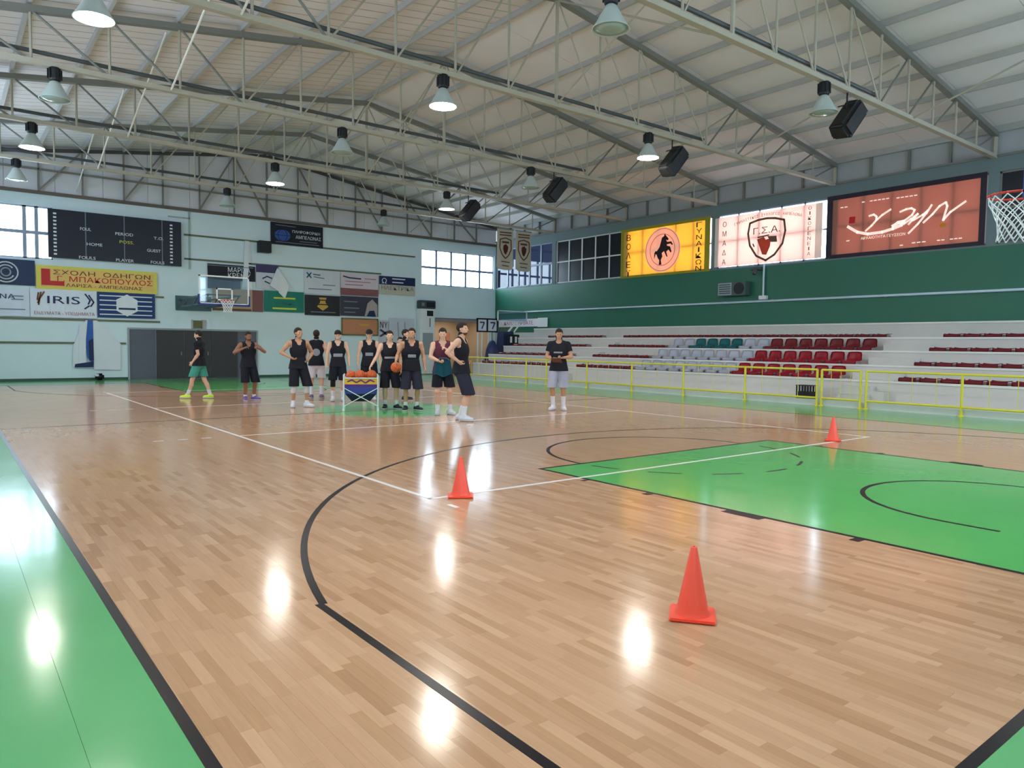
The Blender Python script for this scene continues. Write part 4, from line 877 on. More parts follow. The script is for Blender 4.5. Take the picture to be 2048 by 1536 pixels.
# pennants hanging from the truss
for k, (x0, lab) in enumerate(((19.66, 'left of the two white crest pennants hanging in the far corner'), (20.76, 'right of the two white crest pennants hanging in the far corner'))):
    t = thing('pennant', lab, 'banner', (x0+.48, TR[0]-.02, 5.03), group='crest pennants')
    PN = mat('pennant_cloth', (206, 202, 188), .7, transl=.2)
    bm = new(); pts = [(-.48, 1.9), (-.48, .12), (-.3, .02), (.3, .02), (.48, .12), (.48, 1.9)]
    A = [bm.verts.new((x, -.01+.02*math.sin(x*5), z)) for x, z in pts]; B = [bm.verts.new((x, .005+.02*math.sin(x*5), z)) for x, z in pts]; bm.faces.new(A); bm.faces.new(B[::-1])
    for i in range(6): bm.faces.new((A[i], A[(i+1) % 6], B[(i+1) % 6], B[i]))
    obj('cloth', bm, PN, t); bm = new(); tube(bm, (-.5, 0, 1.92), (.5, 0, 1.92), .02, 6); obj('rod', bm, M_STEELD, t)
    bm = new()
    shl = [(-.32, 1.42), (0, 1.5), (.32, 1.42), (.34, 1.0), (.18, .7), (0, .55), (-.18, .7), (-.34, 1.0)]
    for p, q in zip(shl, shl[1:]+shl[:1]): bar(bm, (p[0], -.04, p[1]), (q[0], -.04, q[1]), .01, .05)
    for z in (1.62, 1.74): bar(bm, (-.35, -.04, z), (.35, -.04, z+.02), .01, .05)
    bar(bm, (-.2, -.04, 1.3), (.2, -.04, 1.3), .01, .09); bar(bm, (-.25, -.04, .4), (.25, -.04, .38), .01, .04); bar(bm, (-.2, -.04, .22), (.2, -.04, .2), .01, .04)
    obj('crest_outline', bm, BROWN, t)
    bm = new(); pp = [(-.12, 1.15), (.02, 1.22), (.16, 1.1), (.12, .9), (.02, .72), (-.08, .8), (-.14, 1.0)]; A = [bm.verts.new((x, -.045, z)) for x, z in pp]; B = [bm.verts.new((x, -.038, z)) for x, z in pp]; bm.faces.new(A); bm.faces.new(B[::-1])
    for i in range(7): bm.faces.new((A[i], A[(i+1) % 7], B[(i+1) % 7], B[i]))
    obj('crest_figure', bm, mat('crest_maroon', (84, 30, 30), .6), t)
    bm = new(); tube(bm, (-.4, 0, 1.92), (-.4, 0, ZB-5.03), .006, 4); tube(bm, (.4, 0, 1.92), (.4, 0, ZB-5.03), .006, 4); obj('cord', bm, M_STEELD, t)
flush_texts()

# ------------------------------------------------------------------ basketball goals
M_RIM = mat('red_rim_paint', (206, 50, 44), .4); M_NET = mat('white_net_cord', (232, 232, 240), .7); M_BLUEP = mat('blue_board_padding', (34, 48, 120), .5)
def goal(label, y_board, facing, arm_to, near):
    # facing: +1 rim lies at larger y than the board
    t = thing('basketball_goal', label, 'basketball hoop', (CX, y_board, 2.9))
    f = facing; bx = .9
    bkb = boxo('backboard', glass('board_glass', (.86, .92, .95), .06), t, -bx, bx, -.015, .015, .0, 1.05)
    for q in ((-bx, bx, 0, .05), (-bx, bx, 1.0, 1.05), (-bx, -bx+.05, 0, 1.05), (bx-.05, bx, 0, 1.05)): boxo('board_frame', M_WHITE, t, q[0], q[1], -.02, .02, q[2], q[3])
    for q in ((-.295, .295, .15, .2), (-.295, .295, .55, .6), (-.295, -.245, .15, .6), (.245, .295, .15, .6)): boxo('target_square', M_WHITE, bkb, q[0], q[1], -.022, .022, q[2], q[3])
    boxo('padding', M_BLUEP, t, -bx-.03, bx+.03, -.035, .035, -.05, .02); boxo('padding', M_BLUEP, t, -bx-.03, -bx+.02, -.035, .035, 0, .35); boxo('padding', M_BLUEP, t, bx-.02, bx+.03, -.035, .035, 0, .35)
    cy = f*.375; zr = .15; R_ = .235
    bm = new(); N = 28; chain(bm, [(R_*math.cos(2*PI*i/N), cy+R_*math.sin(2*PI*i/N), zr) for i in range(N)], .011, 8, True); tube(bm, (-.09, 0, zr), (-.1, cy-f*.2, zr), .012); tube(bm, (.09, 0, zr), (.1, cy-f*.2, zr), .012); box(bm, -.12, .12, min(0, f*.06), max(0, f*.06), zr-.09, zr+.03); rim = obj('rim', bm, M_RIM, t, smooth=True)
    bm = new(); K = 12; prof = [(.232, zr-.012), (.225, zr-.07), (.2, zr-.13), (.175, zr-.19), (.155, zr-.25), (.145, zr-.31), (.142, zr-.38), (.15, zr-.44)]
    r_ = .0055 if near else .008
    for j in range(len(prof)-1):
        for i in range(K):
            a0 = 2*PI*(i+.5*(j % 2))/K
            for sgn in (-1, 1):
                a1 = a0+sgn*PI/K; (ra, za), (rb, zb) = prof[j], prof[j+1]
                tube(bm, (ra*math.cos(a0), cy+ra*math.sin(a0), za), (rb*math.cos(a1), cy+rb*math.sin(a1), zb), r_, 5)
    for i in range(K): a0 = 2*PI*i/K; tube(bm, (.235*math.cos(a0), cy+.235*math.sin(a0), zr+.012), (.232*math.cos(a0), cy+.232*math.sin(a0), zr-.02), r_*1.2, 5)
    obj('net', bm, M_NET, rim)
    M_ARM = mat('teal_grey_arm', (70, 96, 104), .5)
    L_ = arm_to-y_board
    for xx in (-.55, .55):
        bm = new(); bar(bm, (xx, 0, .05), (xx, L_, .05), .06, .06); bar(bm, (xx, 0, .35), (xx, L_, .35), .06, .06)
        n_ = 6
        for k in range(n_): bar(bm, (xx, L_*k/n_, .05 if k % 2 else .35), (xx, L_*(k+1)/n_, .35 if k % 2 else .05), .03, .03)
        obj('support_arm', bm, M_ARM, t)
    bm = new(); bar(bm, (-.6, f*-.03-.0, .35), (.6, f*-.03, .35), .05, .05); obj('crossbar', bm, M_ARM, t); bm = new(); bar(bm, (-.6, L_*.5, .05), (.6, L_*.5, .05), .05, .05); obj('crossbar', bm, M_ARM, t)
    bm = new(); box(bm, -.7, .7, L_-.04 if L_ > 0 else L_, L_ if L_ > 0 else L_+.04, -.1, .5); obj('wall_plate', bm, M_ARM, t)
goal('glass basketball goal with blue padding on the end wall', 26.8, -1, YF, False)
goal('near basketball goal with white net at the right picture edge', 1.225, 1, YN, True)

# ------------------------------------------------------------------ cones
for x, y, rz, lab in ((2.57, 1.53, -.91, 'orange training cone nearest the camera'), (3.33, 5.0, -.6, 'orange training cone at the corner of the white lines'), (10.9, 5.14, -1.09, 'orange training cone far right beyond the green key')):
    t = thing('training_cone', lab, 'cone', (x, y, .003), rz, group='orange training cones')
    bm = new(); rbox(bm, (0, 0, .009), (.255, .255, .018), None, .008); obj('base', bm, M_ORANGE, t)
    bm = new(); lathe(bm, [(.1, .018), (.095, .03), (.088, .045), (.018, .395), (.014, .4), (.006, .4)], n=28); obj('cone_body', bm, M_ORANGE, t, smooth=True)

# ------------------------------------------------------------------ ball cart
M_BALL = mat('orange_ball_leather', (214, 100, 56), .55, .3, var=.1, scale=12, bump=.25, bscale=300); M_SEAM = mat('ball_seam', (40, 26, 22), .7)
def ball(label, loc, rot=(0, 0, 0), r=.121, M=M_BALL):
    t = thing('basketball', label, 'ball', loc, group='orange basketballs'); t.rotation_euler = rot
    bm = new(); bmesh.ops.create_uvsphere(bm, u_segments=24, v_segments=16, radius=r); obj('skin', bm, M, t, smooth=True)
    bm = new()
    for pl in range(2): chain(bm, [Vector((r*math.cos(a), r*math.sin(a), 0)) if pl == 0 else Vector((0, r*math.cos(a), r*math.sin(a))) for a in [2*PI*k/24 for k in range(24)]], .0022, 4, True)
    for s in (-1, 1): chain(bm, [Vector((s*r*(.35+.35*math.cos(a)**2), r*math.cos(a)*.9, r*math.sin(a)*.9)).normalized()*r for a in [2*PI*k/24 for k in range(24)]], .0022, 4, True)
    obj('seams', bm, M_SEAM, t)
CT = (6.87, 14.34, 0); crz = math.radians(-26.5)
t = thing('ball_cart', 'folding ball cart with yellow, purple and blue cloth bin', 'ball cart', CT, crz)
M_CY = mat('yellow_cart_cloth', (232, 176, 44), .7); M_CPU = mat('purple_cart_cloth', (84, 40, 130), .7); M_CB = mat('blue_cart_cloth', (58, 72, 148), .7); M_CN = mat('navy_cart_cloth', (36, 40, 72), .7)
def ring(bm, w0, d0, z0, w1, d1, z1):
    A = [bm.verts.new((x*w0, y*d0, z0)) for x, y in ((-1, -1), (1, -1), (1, 1), (-1, 1))]; B = [bm.verts.new((x*w1, y*d1, z1)) for x, y in ((-1, -1), (1, -1), (1, 1), (-1, 1))]
    for i in range(4): bm.faces.new((A[i], A[(i+1) % 4], B[(i+1) % 4], B[i]))
    return A
bm = new(); ring(bm, .37, .3, .6, .37, .3, .74); ubnd = obj('upper_band', bm, M_CY, t)
bm = new(); ring(bm, .37, .3, .54, .37, .3, .6); obj('purple_band', bm, M_CPU, t)
bm = new(); ring(bm, .35, .28, .38, .37, .3, .54); obj('blue_band', bm, M_CB, t)
bm = new(); A = ring(bm, .2, .16, .2, .35, .28, .38); bm.faces.new(A[::-1]); obj('bag_bottom', bm, M_CN, t)
for xx in (-.38, .38):
    for yy in (-.31, .31): bm = new(); tube(bm, (xx, yy, .0), (xx, yy, .82), .018, 8); tube(bm, (xx, yy, 0), (xx, yy, .05), .03, 8); obj('leg', bm, M_WHITE, t)
bm = new(); chain(bm, [(-.38, -.31, .74), (.38, -.31, .74), (.38, .31, .74), (-.38, .31, .74)], .014, 6, True); obj('top_rim', bm, M_WHITE, t)
for yy in (-.33, .33):
    bm = new(); tube(bm, (-.38, yy, .1), (.38, yy, .52), .01, 6); tube(bm, (.38, yy, .1), (-.38, yy, .52), .01, 6); obj('cross_brace', bm, M_WHITE, t)
    bm = new(); pts = [(-.3, .66), (-.2, .7), (-.1, .64), (0, .7), (.1, .63), (.2, .7), (.3, .66)]
    for p, q in zip(pts, pts[1:]): bar(bm, (p[0], yy*.92, p[1]), (q[0], yy*.92, q[1]), .008, .03)
    obj('band_print', bm, M_CPU, ubnd)
def inct(x, y, z): c, s = math.cos(crz), math.sin(crz); return (CT[0]+x*c-y*s, CT[1]+x*s+y*c, z)
ball('orange basketball at the right of the heap in the cart', inct(.24, -.12, .80), (.4, .2, 0)); ball('paler basketball in the middle of the cart', inct(-.02, -.12, .80), (1, .4, .3)); ball('tan basketball at the back left of the cart heap', inct(-.22, .06, .78), (.3, 1, 0)); ball('basketball low at the back right of the cart', inct(.1, .15, .74), (.2, .5, .9))

# ------------------------------------------------------------------ people: one continuous body surface each, from blended limb fields
H_ = .0095
def surf(vals, org, h):                    # surface nets on a grid of distances
    ins = vals < 0
    c = np.zeros(tuple(n-1 for n in vals.shape), np.uint8)
    sl = lambda d: tuple(slice(k, -1 if k == 0 else None) for k in d)
    cor = [(i, j, k) for i in (0, 1) for j in (0, 1) for k in (0, 1)]
    for d in cor: c += ins[sl(d)]
    act = np.argwhere((c > 0) & (c < 8))
    if not len(act): return np.zeros((0, 3)), []
    idx = -np.ones(c.shape, np.int64); idx[tuple(act.T)] = np.arange(len(act))
    acc = np.zeros((len(act), 3)); cnt = np.zeros(len(act))
    for a in cor:
        for ax in range(3):
            if a[ax]: continue
            b = list(a); b[ax] = 1
            va = vals[tuple((act+a).T)]; vb = vals[tuple((act+b).T)]
            m_ = (va < 0) != (vb < 0); t = np.where(m_, va/np.where(va-vb == 0, 1, va-vb), 0)
            p = act+np.array(a, float); p[:, ax] += t
            acc[m_] += p[m_]; cnt[m_] += 1
    P = org+h*acc/cnt[:, None]
    faces = []
    for ax in range(3):
        s0 = [slice(1, -1)]*3; s0[ax] = slice(0, -1); s1 = list(s0); s1[ax] = slice(1, None)
        A, B = ins[tuple(s0)], ins[tuple(s1)]
        e = np.argwhere(A != B); off = np.array([1 if k != ax else 0 for k in range(3)]); flip = A[tuple(e.T)]
        e = e+off; u, v = [(1, 2), (2, 0), (0, 1)][ax]
        q = []
        for du, dv in ((-1, -1), (0, -1), (0, 0), (-1, 0)):
            w_ = e.copy(); w_[:, u] += du; w_[:, v] += dv; q.append(idx[tuple(w_.T)])
        q = np.stack(q, 1); q[~flip] = q[~flip][:, ::-1]; faces.append(q)
    return P, np.concatenate(faces)
class Field:
    def __init__(s, lo, hi, h=H_):
        s.h = h; s.o = np.array(lo, float); n = np.ceil((np.array(hi)-s.o)/h).astype(int)+1
        s.ax = [s.o[k]+h*np.arange(n[k]) for k in range(3)]; s.n = n
    def blank(s): return np.full(s.n, .12)
    def sub(s, lo, hi):
        r = []
        for k in range(3):
            a = max(0, int((lo[k]-s.o[k])/s.h)); b = min(s.n[k], int((hi[k]-s.o[k])/s.h)+2)
            if b-a < 1: return None
            r.append(slice(a, b))
        g = np.meshgrid(*[s.ax[k][r[k]] for k in range(3)], indexing='ij')
        return tuple(r), np.stack(g, -1)
    def put(s, D, fn, lo, hi, k):
        q = s.sub(np.array(lo)-.1, np.array(hi)+.1)
        if q is None: return
        r, p = q; d = fn(p)
        if k <= 0: D[r] = np.minimum(D[r], d); return
        e = D[r]; t = np.clip(.5+.5*(e-d)/k, 0, 1); D[r] = e*(1-t)+d*t-k*t*(1-t)
    def cone(s, D, a, b, ra, rb, k=.02):
        a, b = np.array(a, float), np.array(b, float); m = max(ra, rb)
        def fn(p):
            ba = b-a; t = np.clip(((p-a)@ba)/max(1e-9, ba@ba), 0, 1)
            return np.linalg.norm(p-a-t[..., None]*ba, axis=-1)-(ra+(rb-ra)*t)
        s.put(D, fn, np.minimum(a, b)-m, np.maximum(a, b)+m, k)
    def ell(s, D, c, r, k=.02, R=None):
        c, r = np.array(c, float), np.array(r, float); m = r.max()
        def fn(p):
            q = p-c
            if R is not None: q = q@R
            k0 = np.linalg.norm(q/r, axis=-1); k1 = np.linalg.norm(q/(r*r), axis=-1)
            return k0*(k0-1)/np.maximum(k1, 1e-6)
        s.put(D, fn, c-m, c+m, k)
    def P(s): return np.stack(np.meshgrid(*s.ax, indexing='ij'), -1)
def field_obj(name, F, D, M, parent):
    D[0], D[-1], D[:, 0], D[:, -1], D[:, :, 0], D[:, :, -1] = [.1]*6
    P, Q = surf(D, F.o, F.h)
    if not len(P): return None
    me = bpy.data.meshes.new(name); me.from_pydata(P.tolist(), [], Q.tolist()); me.update()
    return obj(name, me, M, parent, smooth=True)
SKIN = {'fair': mat('fair_skin', (222, 176, 150), .55, .35, var=.05, scale=9), 'tan': mat('tan_skin', (196, 146, 116), .55, .35, var=.05, scale=9), 'brown': mat('brown_skin', (150, 104, 82), .55, .35, var=.05, scale=9)}
M_HAIR = mat('dark_brown_hair', (44, 32, 28), .7, .3, var=.2, scale=40, bump=.5, bscale=120); M_BEARD = mat('brown_beard', (96, 66, 52), .8, .2, var=.2, scale=40); M_EYE = mat('eye_dark', (24, 18, 16), .3)
M_BLK = mat('black_jersey_cloth', (32, 32, 40), .8, .2, var=.12, scale=7); M_BLK2 = mat('black_shorts_cloth', (28, 29, 38), .8, .2, var=.12, scale=7)
M_SOCK = mat('white_sock_cloth', (226, 224, 230), .85, .2, var=.04); M_PRINT = mat('pale_jersey_print', (150, 152, 166), .7); M_CAP = mat('black_cap_cloth', (18, 18, 22), .7)
def rotm(yaw, pitch=0, tilt=0):
    c, s_ = math.cos(yaw), math.sin(yaw); Z = np.array([[c, -s_, 0], [s_, c, 0], [0, 0, 1]])
    c, s_ = math.cos(pitch), math.sin(pitch); X = np.array([[1, 0, 0], [0, c, -s_], [0, s_, c]])
    c, s_ = math.cos(tilt), math.sin(tilt); Y = np.array([[c, 0, s_], [0, 1, 0], [-s_, 0, c]])
    return Z@X@Y
def person(label, pos, face, height, top='tank', topM=None, shortsM=None, hem=.56, shoeM=None, sockH=.2, sockM=None, skin='fair', hair='short', cap=False, beard=False,
           armR=((.27, .0, 1.22), (.29, .06, .97)), armL=((-.27, .0, 1.22), (-.29, .06, .97)), footR=(.11, .0), footL=(-.11, .0), toeR=12, toeL=12, head=(0, 0), prt=None, knee=None, lean=0, curl=.5, fist=.0, group=None):
    t = thing('person', label, 'person', (pos[0], pos[1], 0), math.radians(face)-PI/2)
    k = height/1.86; sk = SKIN[skin]
    J = lambda q: np.array(q, float)*k
    AR = [J((.2, -.005, 1.51))]+[J(q) for q in armR]; AL = [J((-.2, -.005, 1.51))]+[J(q) for q in armL]
    for A in (AR, AL):                     # keep true limb lengths
        for i, L_ in ((1, .30*k), (2, .265*k)):
            d = A[i]-A[i-1]; A[i] = A[i-1]+d/np.linalg.norm(d)*L_
    hip = {1: J((.095, 0, .95)), -1: J((-.095, 0, .95))}; foot = {1: J((footR[0], footR[1], .085)), -1: J((footL[0], footL[1], .085))}
    KN = {}
    for s in (1, -1):
        m_ = (hip[s]+foot[s])/2; L1 = .455*k; d = foot[s]-hip[s]; half = np.linalg.norm(d)/2; b = math.sqrt(max(0, L1*L1-half*half))
        KN[s] = m_+np.array([s*.02*k, min(b, .16*k), 0])
    pts = np.array(AR+AL+list(foot.values())); lo = np.minimum(pts.min(0)-.26, (-.3*k, -.3*k, -.01)); hi = np.maximum(pts.max(0)+.26, (.3*k, .3*k, 1.93*k)); lo[2] = -.012
    F = Field(lo, hi)
    # torso
    T = F.blank(); ln = np.array([0, lean, 0])*k
    F.ell(T, J((0, -.01, .97)), J((.172, .12, .125)), .04); F.ell(T, J((0, .0, 1.12))+ln*.3, J((.158, .108, .15)), .06); F.ell(T, J((0, .005, 1.33))+ln*.7, J((.19, .126, .19)), .06)
    F.cone(T, J((-.165, -.015, 1.49))+ln, J((.165, -.015, 1.49))+ln, .062*k, .062*k, .05); F.cone(T, J((-.1, -.02, 1.53))+ln, J((.1, -.02, 1.53))+ln, .05*k, .05*k, .05)
    F.cone(T, J((0, -.012, 1.5))+ln, J((0, .008, 1.64))+ln, .066*k, .058*k, .03)
    for A in (AR, AL): A[0] = A[0]+ln
    # legs
    Lg = F.blank()
    for s in (1, -1):
        F.cone(Lg, hip[s], KN[s], .092*k, .058*k, .03); c_ = KN[s]*.68+foot[s]*.32+np.array([0, -.022*k, 0]); F.cone(Lg, KN[s], c_, .054*k, .056*k, .02); F.cone(Lg, c_, foot[s], .052*k, .036*k, .02)
        a = math.radians(toeR if s > 0 else -toeL); fd = np.array([math.sin(a), math.cos(a), 0])
        F.cone(Lg, foot[s]+np.array([0, 0, -.04*k])-fd*.03*k, foot[s]+fd*.14*k+np.array([0, 0, -.05*k]), .034*k, .028*k, .02)
    # arms and hands
    Ar = F.blank()
    for A, s in ((AR, 1), (AL, -1)):
        F.cone(Ar, A[0], A[0]*.55+A[1]*.45, .058*k, .05*k, .02); F.cone(Ar, A[0]*.55+A[1]*.45, A[1], .05*k, .038*k, .02)
        m_ = A[1]*.7+A[2]*.3; F.cone(Ar, A[1], m_, .038*k, .043*k, .02); F.cone(Ar, m_, A[2], .042*k, .027*k, .015)
        d = A[2]-A[1]; d /= np.linalg.norm(d)
        fwd = np.array([0, 1., 0]); th = fwd-d*(fwd@d)
        if np.linalg.norm(th) < .3: th = np.array([-s*1., 0, 0.]); th = th-d*(th@d)
        th /= np.linalg.norm(th); nrm = np.cross(d, th)
        pin = np.array([-s*1., 0, 0]); nrm = nrm if nrm@pin > 0 else -nrm     # palm side
        pc = A[2]+d*.05*k
        for o_ in (-.024, -.008, .008, .024): F.cone(Ar, A[2]+th*o_*.7*k+d*.01*k, A[2]+th*o_*k+d*.085*k, .018*k, .015*k, .012)
        for j, (o_, L_) in enumerate(((.03, .07), (.0105, .08), (-.0105, .075), (-.031, .058))):
            p0 = A[2]+th*o_*k+d*.088*k; d1 = d*math.cos(curl*.6)+nrm*math.sin(curl*.6); d2 = d*math.cos(curl*1.7)+nrm*math.sin(curl*1.7)
            p1 = p0+d1*L_*.55*k+th*o_*.12*k; p2 = p1+d2*L_*.5*k
            F.cone(Ar, p0, p1, .0098*k, .009*k, .004); F.cone(Ar, p1, p2, .009*k, .0078*k, .003)
        q0 = A[2]+th*.026*k+d*.03*k; q1 = q0+(th*.75+d*.6+nrm*.25)*.045*k; q2 = q1+(th*.25+d*.9+nrm*.3)*.034*k
        F.cone(Ar, q0, q1, .0135*k, .0105*k, .008); F.cone(Ar, q1, q2, .0105*k, .009*k, .003)
    # head
    Hd = F.blank(); hc = J((0, .018, 1.738))+ln; R = rotm(math.radians(head[0]), math.radians(head[1])); h_ = lambda q: hc+R@(np.array(q, float)*k)
    F.ell(Hd, h_((0, -.012, .03)), J((.077, .098, .088)), .01, R); F.ell(Hd, h_((0, .018, -.03)), J((.062, .076, .086)), .03, R); F.cone(Hd, h_((-.02, .05, -.092)), h_((.02, .05, -.092)), .026*k, .026*k, .02)
    F.cone(Hd, h_((0, .092, .008)), h_((0, .106, -.024)), .009*k, .0145*k, .01); F.cone(Hd, h_((-.03, .083, .026)), h_((.03, .083, .026)), .011*k, .011*k, .012)
    for s in (1, -1):
        F.ell(Hd, h_((s*.079, -.006, -.006)), J((.012, .02, .031)), .006, R); F.cone(Hd, h_((s*.045, .066, -.02)), h_((s*.05, .05, -.02)), .016*k, .016*k, .02)
        q = F.sub(h_((s*.032, .1, .008))-.05, h_((s*.032, .1, .008))+.05); D_ = np.linalg.norm(q[1]-h_((s*.032, .102, .008)), axis=-1)-.017*k; Hd[q[0]] = np.maximum(Hd[q[0]], -D_)
    F.cone(Hd, h_((-.016, .088, -.056)), h_((.016, .088, -.056)), .009*k, .009*k, .006); F.cone(Hd, h_((-.014, .085, -.07)), h_((.014, .085, -.07)), .009*k, .009*k, .006)
    sm = lambda a, b, kk: (lambda t_: b*(1-t_)+a*t_-kk*t_*(1-t_))(np.clip(.5+.5*(b-a)/kk, 0, 1))
    body = sm(sm(sm(T, Lg, .03), Ar, .028), Hd, .025)
    field_obj('body', F, body, sk, t)
    P = F.P(); Z = P[..., 2]
    for s in (1, -1):
        bm = new(); bmesh.ops.create_uvsphere(bm, u_segments=10, v_segments=8, radius=.0105*k); bmesh.ops.translate(bm, vec=Vector(h_((s*.032, .079, .008))), verts=bm.verts[:]); obj('eye', bm, M_EYE, t, smooth=True)
    bm = new()
    # hair, beard, cap in head space
    q = (P-hc)@R/k
    if hair:
        D = F.blank(); F.ell(D, h_((0, -.016, .034)), J((.087, .109, .101 if hair != 'long' else .11)), 0, R)
        cut = np.maximum(.045-q[..., 1], q[..., 2]-.062); D = np.maximum(D, -cut*k); D = np.maximum(D, (-.06-q[..., 2])*k)
        c2 = np.maximum(np.maximum(.012-q[..., 1], q[..., 2]-.025), -.2); D = np.maximum(D, -c2*k)
        field_obj('hair', F, D, M_HAIR, t)
    if beard:
        D = sm(Hd, Hd, .001)-.003; D = np.maximum(D, np.maximum((q[..., 2]+.066)*k, (.0-q[..., 1])*k)); D = np.maximum(D, (-.13-q[..., 2])*k); field_obj('beard', F, D, M_BEARD, t)
    if cap:
        D = F.blank(); F.ell(D, h_((0, -.01, .045)), J((.093, .114, .1)), 0, R); D = np.maximum(D, (.028-q[..., 2])*k)
        b2 = np.maximum(np.abs(q[..., 2]-.038-.25*(q[..., 1]-.1))-.008, np.sqrt((q[..., 0]/.085)**2+((q[..., 1]-.08)/.1)**2)*.09-.09)*k; D = np.minimum(D, np.maximum(b2, (.03-q[..., 1])*k)); field_obj('cap', F, D, M_CAP, t)
    # shirt
    tm = topM or M_BLK
    D = T-.014; hemz = .90*k
    if top == 'tee':
        Sv = F.blank()
        for A in (AR, AL):
            e = A[0]*.42+A[1]*.58; dd = (A[1]-A[0])/np.linalg.norm(A[1]-A[0]); S1 = F.blank(); F.cone(S1, A[0], e, .07*k, .066*k, 0); S1 = np.maximum(S1, (P-e)@dd); Sv = np.minimum(Sv, S1)
        D = sm(D, Sv, .03)
    hp = F.blank(); F.cone(hp, J((0, 0, .8)), J((0, 0, 1.05)), .155*k, .14*k, 0); sq = (P[..., 1]*1.28)
    fl_ = np.clip(1-1.15*(Z/k-.9), .72, 1.05); el = (((np.abs(P[..., 0])/(.222*k*fl_))**2.8+(np.abs(P[..., 1]+.005)/(.165*k*fl_))**2.8)**(1/2.8)-1)*.16*k; D = sm(D, np.maximum(el, Z-1.12*k), .05)
    D = np.maximum(D, hemz-Z)
    nk = np.linalg.norm((P-ln-J((0, .03, 1.585)))/np.array([1, 1.15, 1.0]), axis=-1)-(.088 if top == 'tank' else .074)*k; D = np.maximum(D, -nk)
    if top == 'tank':
        f2 = np.linalg.norm(P-ln-J((0, .12, 1.53)), axis=-1)-.078*k; D = np.maximum(D, -f2)
        for A, s in ((AR, 1), (AL, -1)):
            ax_ = P-(A[0]+np.array([s*.035*k, 0, -.035*k])); dist = np.sqrt((ax_[..., 1]*.95)**2+(ax_[..., 2]*.8)**2); arm = np.maximum(dist-.075*k, -(s*ax_[..., 0]+.075*k)); D = np.maximum(D, -arm)
    shirt = D
    sht = field_obj('tank_top' if top == 'tank' else 't_shirt', F, D.copy(), tm, t)
    if prt:
        side, z0, z1, hw, M_ = prt
        bx = np.maximum(np.maximum(np.abs(Z/k-(z0+z1)/2)-(z1-z0)/2, np.abs(P[..., 0]/k)-hw)*k, (-P[..., 1] if side > 0 else P[..., 1]))
        if hw < 0: bx = np.maximum(np.sqrt((P[..., 0]/k)**2+(Z/k-(z0+z1)/2)**2)*k+hw*k, P[..., 1] if side < 0 else -P[..., 1])
        field_obj('jersey_print', F, np.maximum(T-.0215, bx), M_, sht)
    # shorts
    D = F.blank(); F.ell(D, J((0, -.01, .95)), J((.185, .138, .15)), 0)
    for s in (1, -1):
        f_ = (hip[s][2]-hem*k)/max(.05, hip[s][2]-KN[s][2]); e = hip[s]+(KN[s]-hip[s])*f_
        C1 = F.blank(); F.cone(C1, hip[s]+np.array([0, 0, .03]), e+(KN[s]-hip[s])*.1+np.array([s*.012, 0, 0]), .108*k, .118*k, 0); D = sm(D, C1, .035)
    D = np.maximum(D, hem*k-Z); D = np.maximum(D, Z-1.04*k)
    field_obj('shorts', F, D, shortsM or M_BLK2, t)
    # socks, shoes
    for s in (1, -1):
        if sockH:
            e = foot[s]+(KN[s]-foot[s])*(sockH/.45); D = F.blank(); c_ = KN[s]*.68+foot[s]*.32+np.array([0, -.022*k, 0])
            F.cone(D, c_, foot[s], .058*k, .044*k, 0); F.cone(D, KN[s], c_, .06*k, .062*k, 0); D = np.maximum(D, Z-(.085+sockH)*k); D = np.maximum(D, .06*k-Z); field_obj('sock', F, D, sockM or M_SOCK, t)
        a = math.radians(toeR if s > 0 else -toeL); fd = np.array([math.sin(a), math.cos(a), 0]); b0 = foot[s]
        D = F.blank(); g = lambda f_, z: b0+fd*f_*k+np.array([0, 0, z*k-b0[2]])
        F.cone(D, g(-.045, .045), g(.15, .035), .047*k, .042*k, .02); F.cone(D, g(.06, .042), g(.17, .034), .05*k, .04*k, .03); F.cone(D, g(-.03, .07), g(.02, .1), .047*k, .046*k, .03); D = np.maximum(D, .004-Z)
        sh_ = field_obj('shoe', F, np.maximum(D, .03*k-Z), shoeM or M_SOCK, t)
        field_obj('sole', F, np.maximum(np.maximum(D-.006, Z-.03*k), .002-Z), M_SOLE, sh_)
        if knee and knee.get(s):
            D = F.blank(); z0, z1, M_ = knee[s]; F.cone(D, hip[s], KN[s], .098*k, .066*k, 0); F.cone(D, KN[s], c_ if sockH else foot[s], .064*k, .066*k, 0); D = np.maximum(np.maximum(D, z0*k-Z), Z-z1*k); field_obj('knee_sleeve', F, D, M_, t)
    return t, k
M_SOLE = mat('white_shoe_sole', (210, 208, 212), .6); M_NEON = mat('neon_yellow_shoe', (206, 240, 60), .5); M_PURS = mat('purple_shoe', (108, 78, 160), .5); M_DSH = mat('dark_shoe', (34, 40, 46), .5); M_WSH = mat('white_shoe', (216, 216, 226), .5); M_MSH = mat('mauve_shoe', (120, 100, 130), .5)
M_TEALS = mat('teal_shorts_cloth', (72, 156, 140), .8, .2); M_WSHT = mat('white_shorts_cloth', (222, 218, 232), .8, .2); M_GRSH = mat('grey_shorts_cloth', (168, 166, 182), .85, .2, var=.08, scale=14); M_NVSH = mat('charcoal_shorts_cloth', (44, 44, 60), .8, .2); M_MAR = mat('maroon_jersey_cloth', (92, 44, 62), .8, .2); M_TOWEL = mat('teal_bib_cloth', (48, 108, 124), .85, .2, var=.1)
M_SLV = mat('black_knee_sleeve', (20, 20, 24), .7); M_SLVW = mat('white_knee_sleeve', (224, 222, 232), .8)
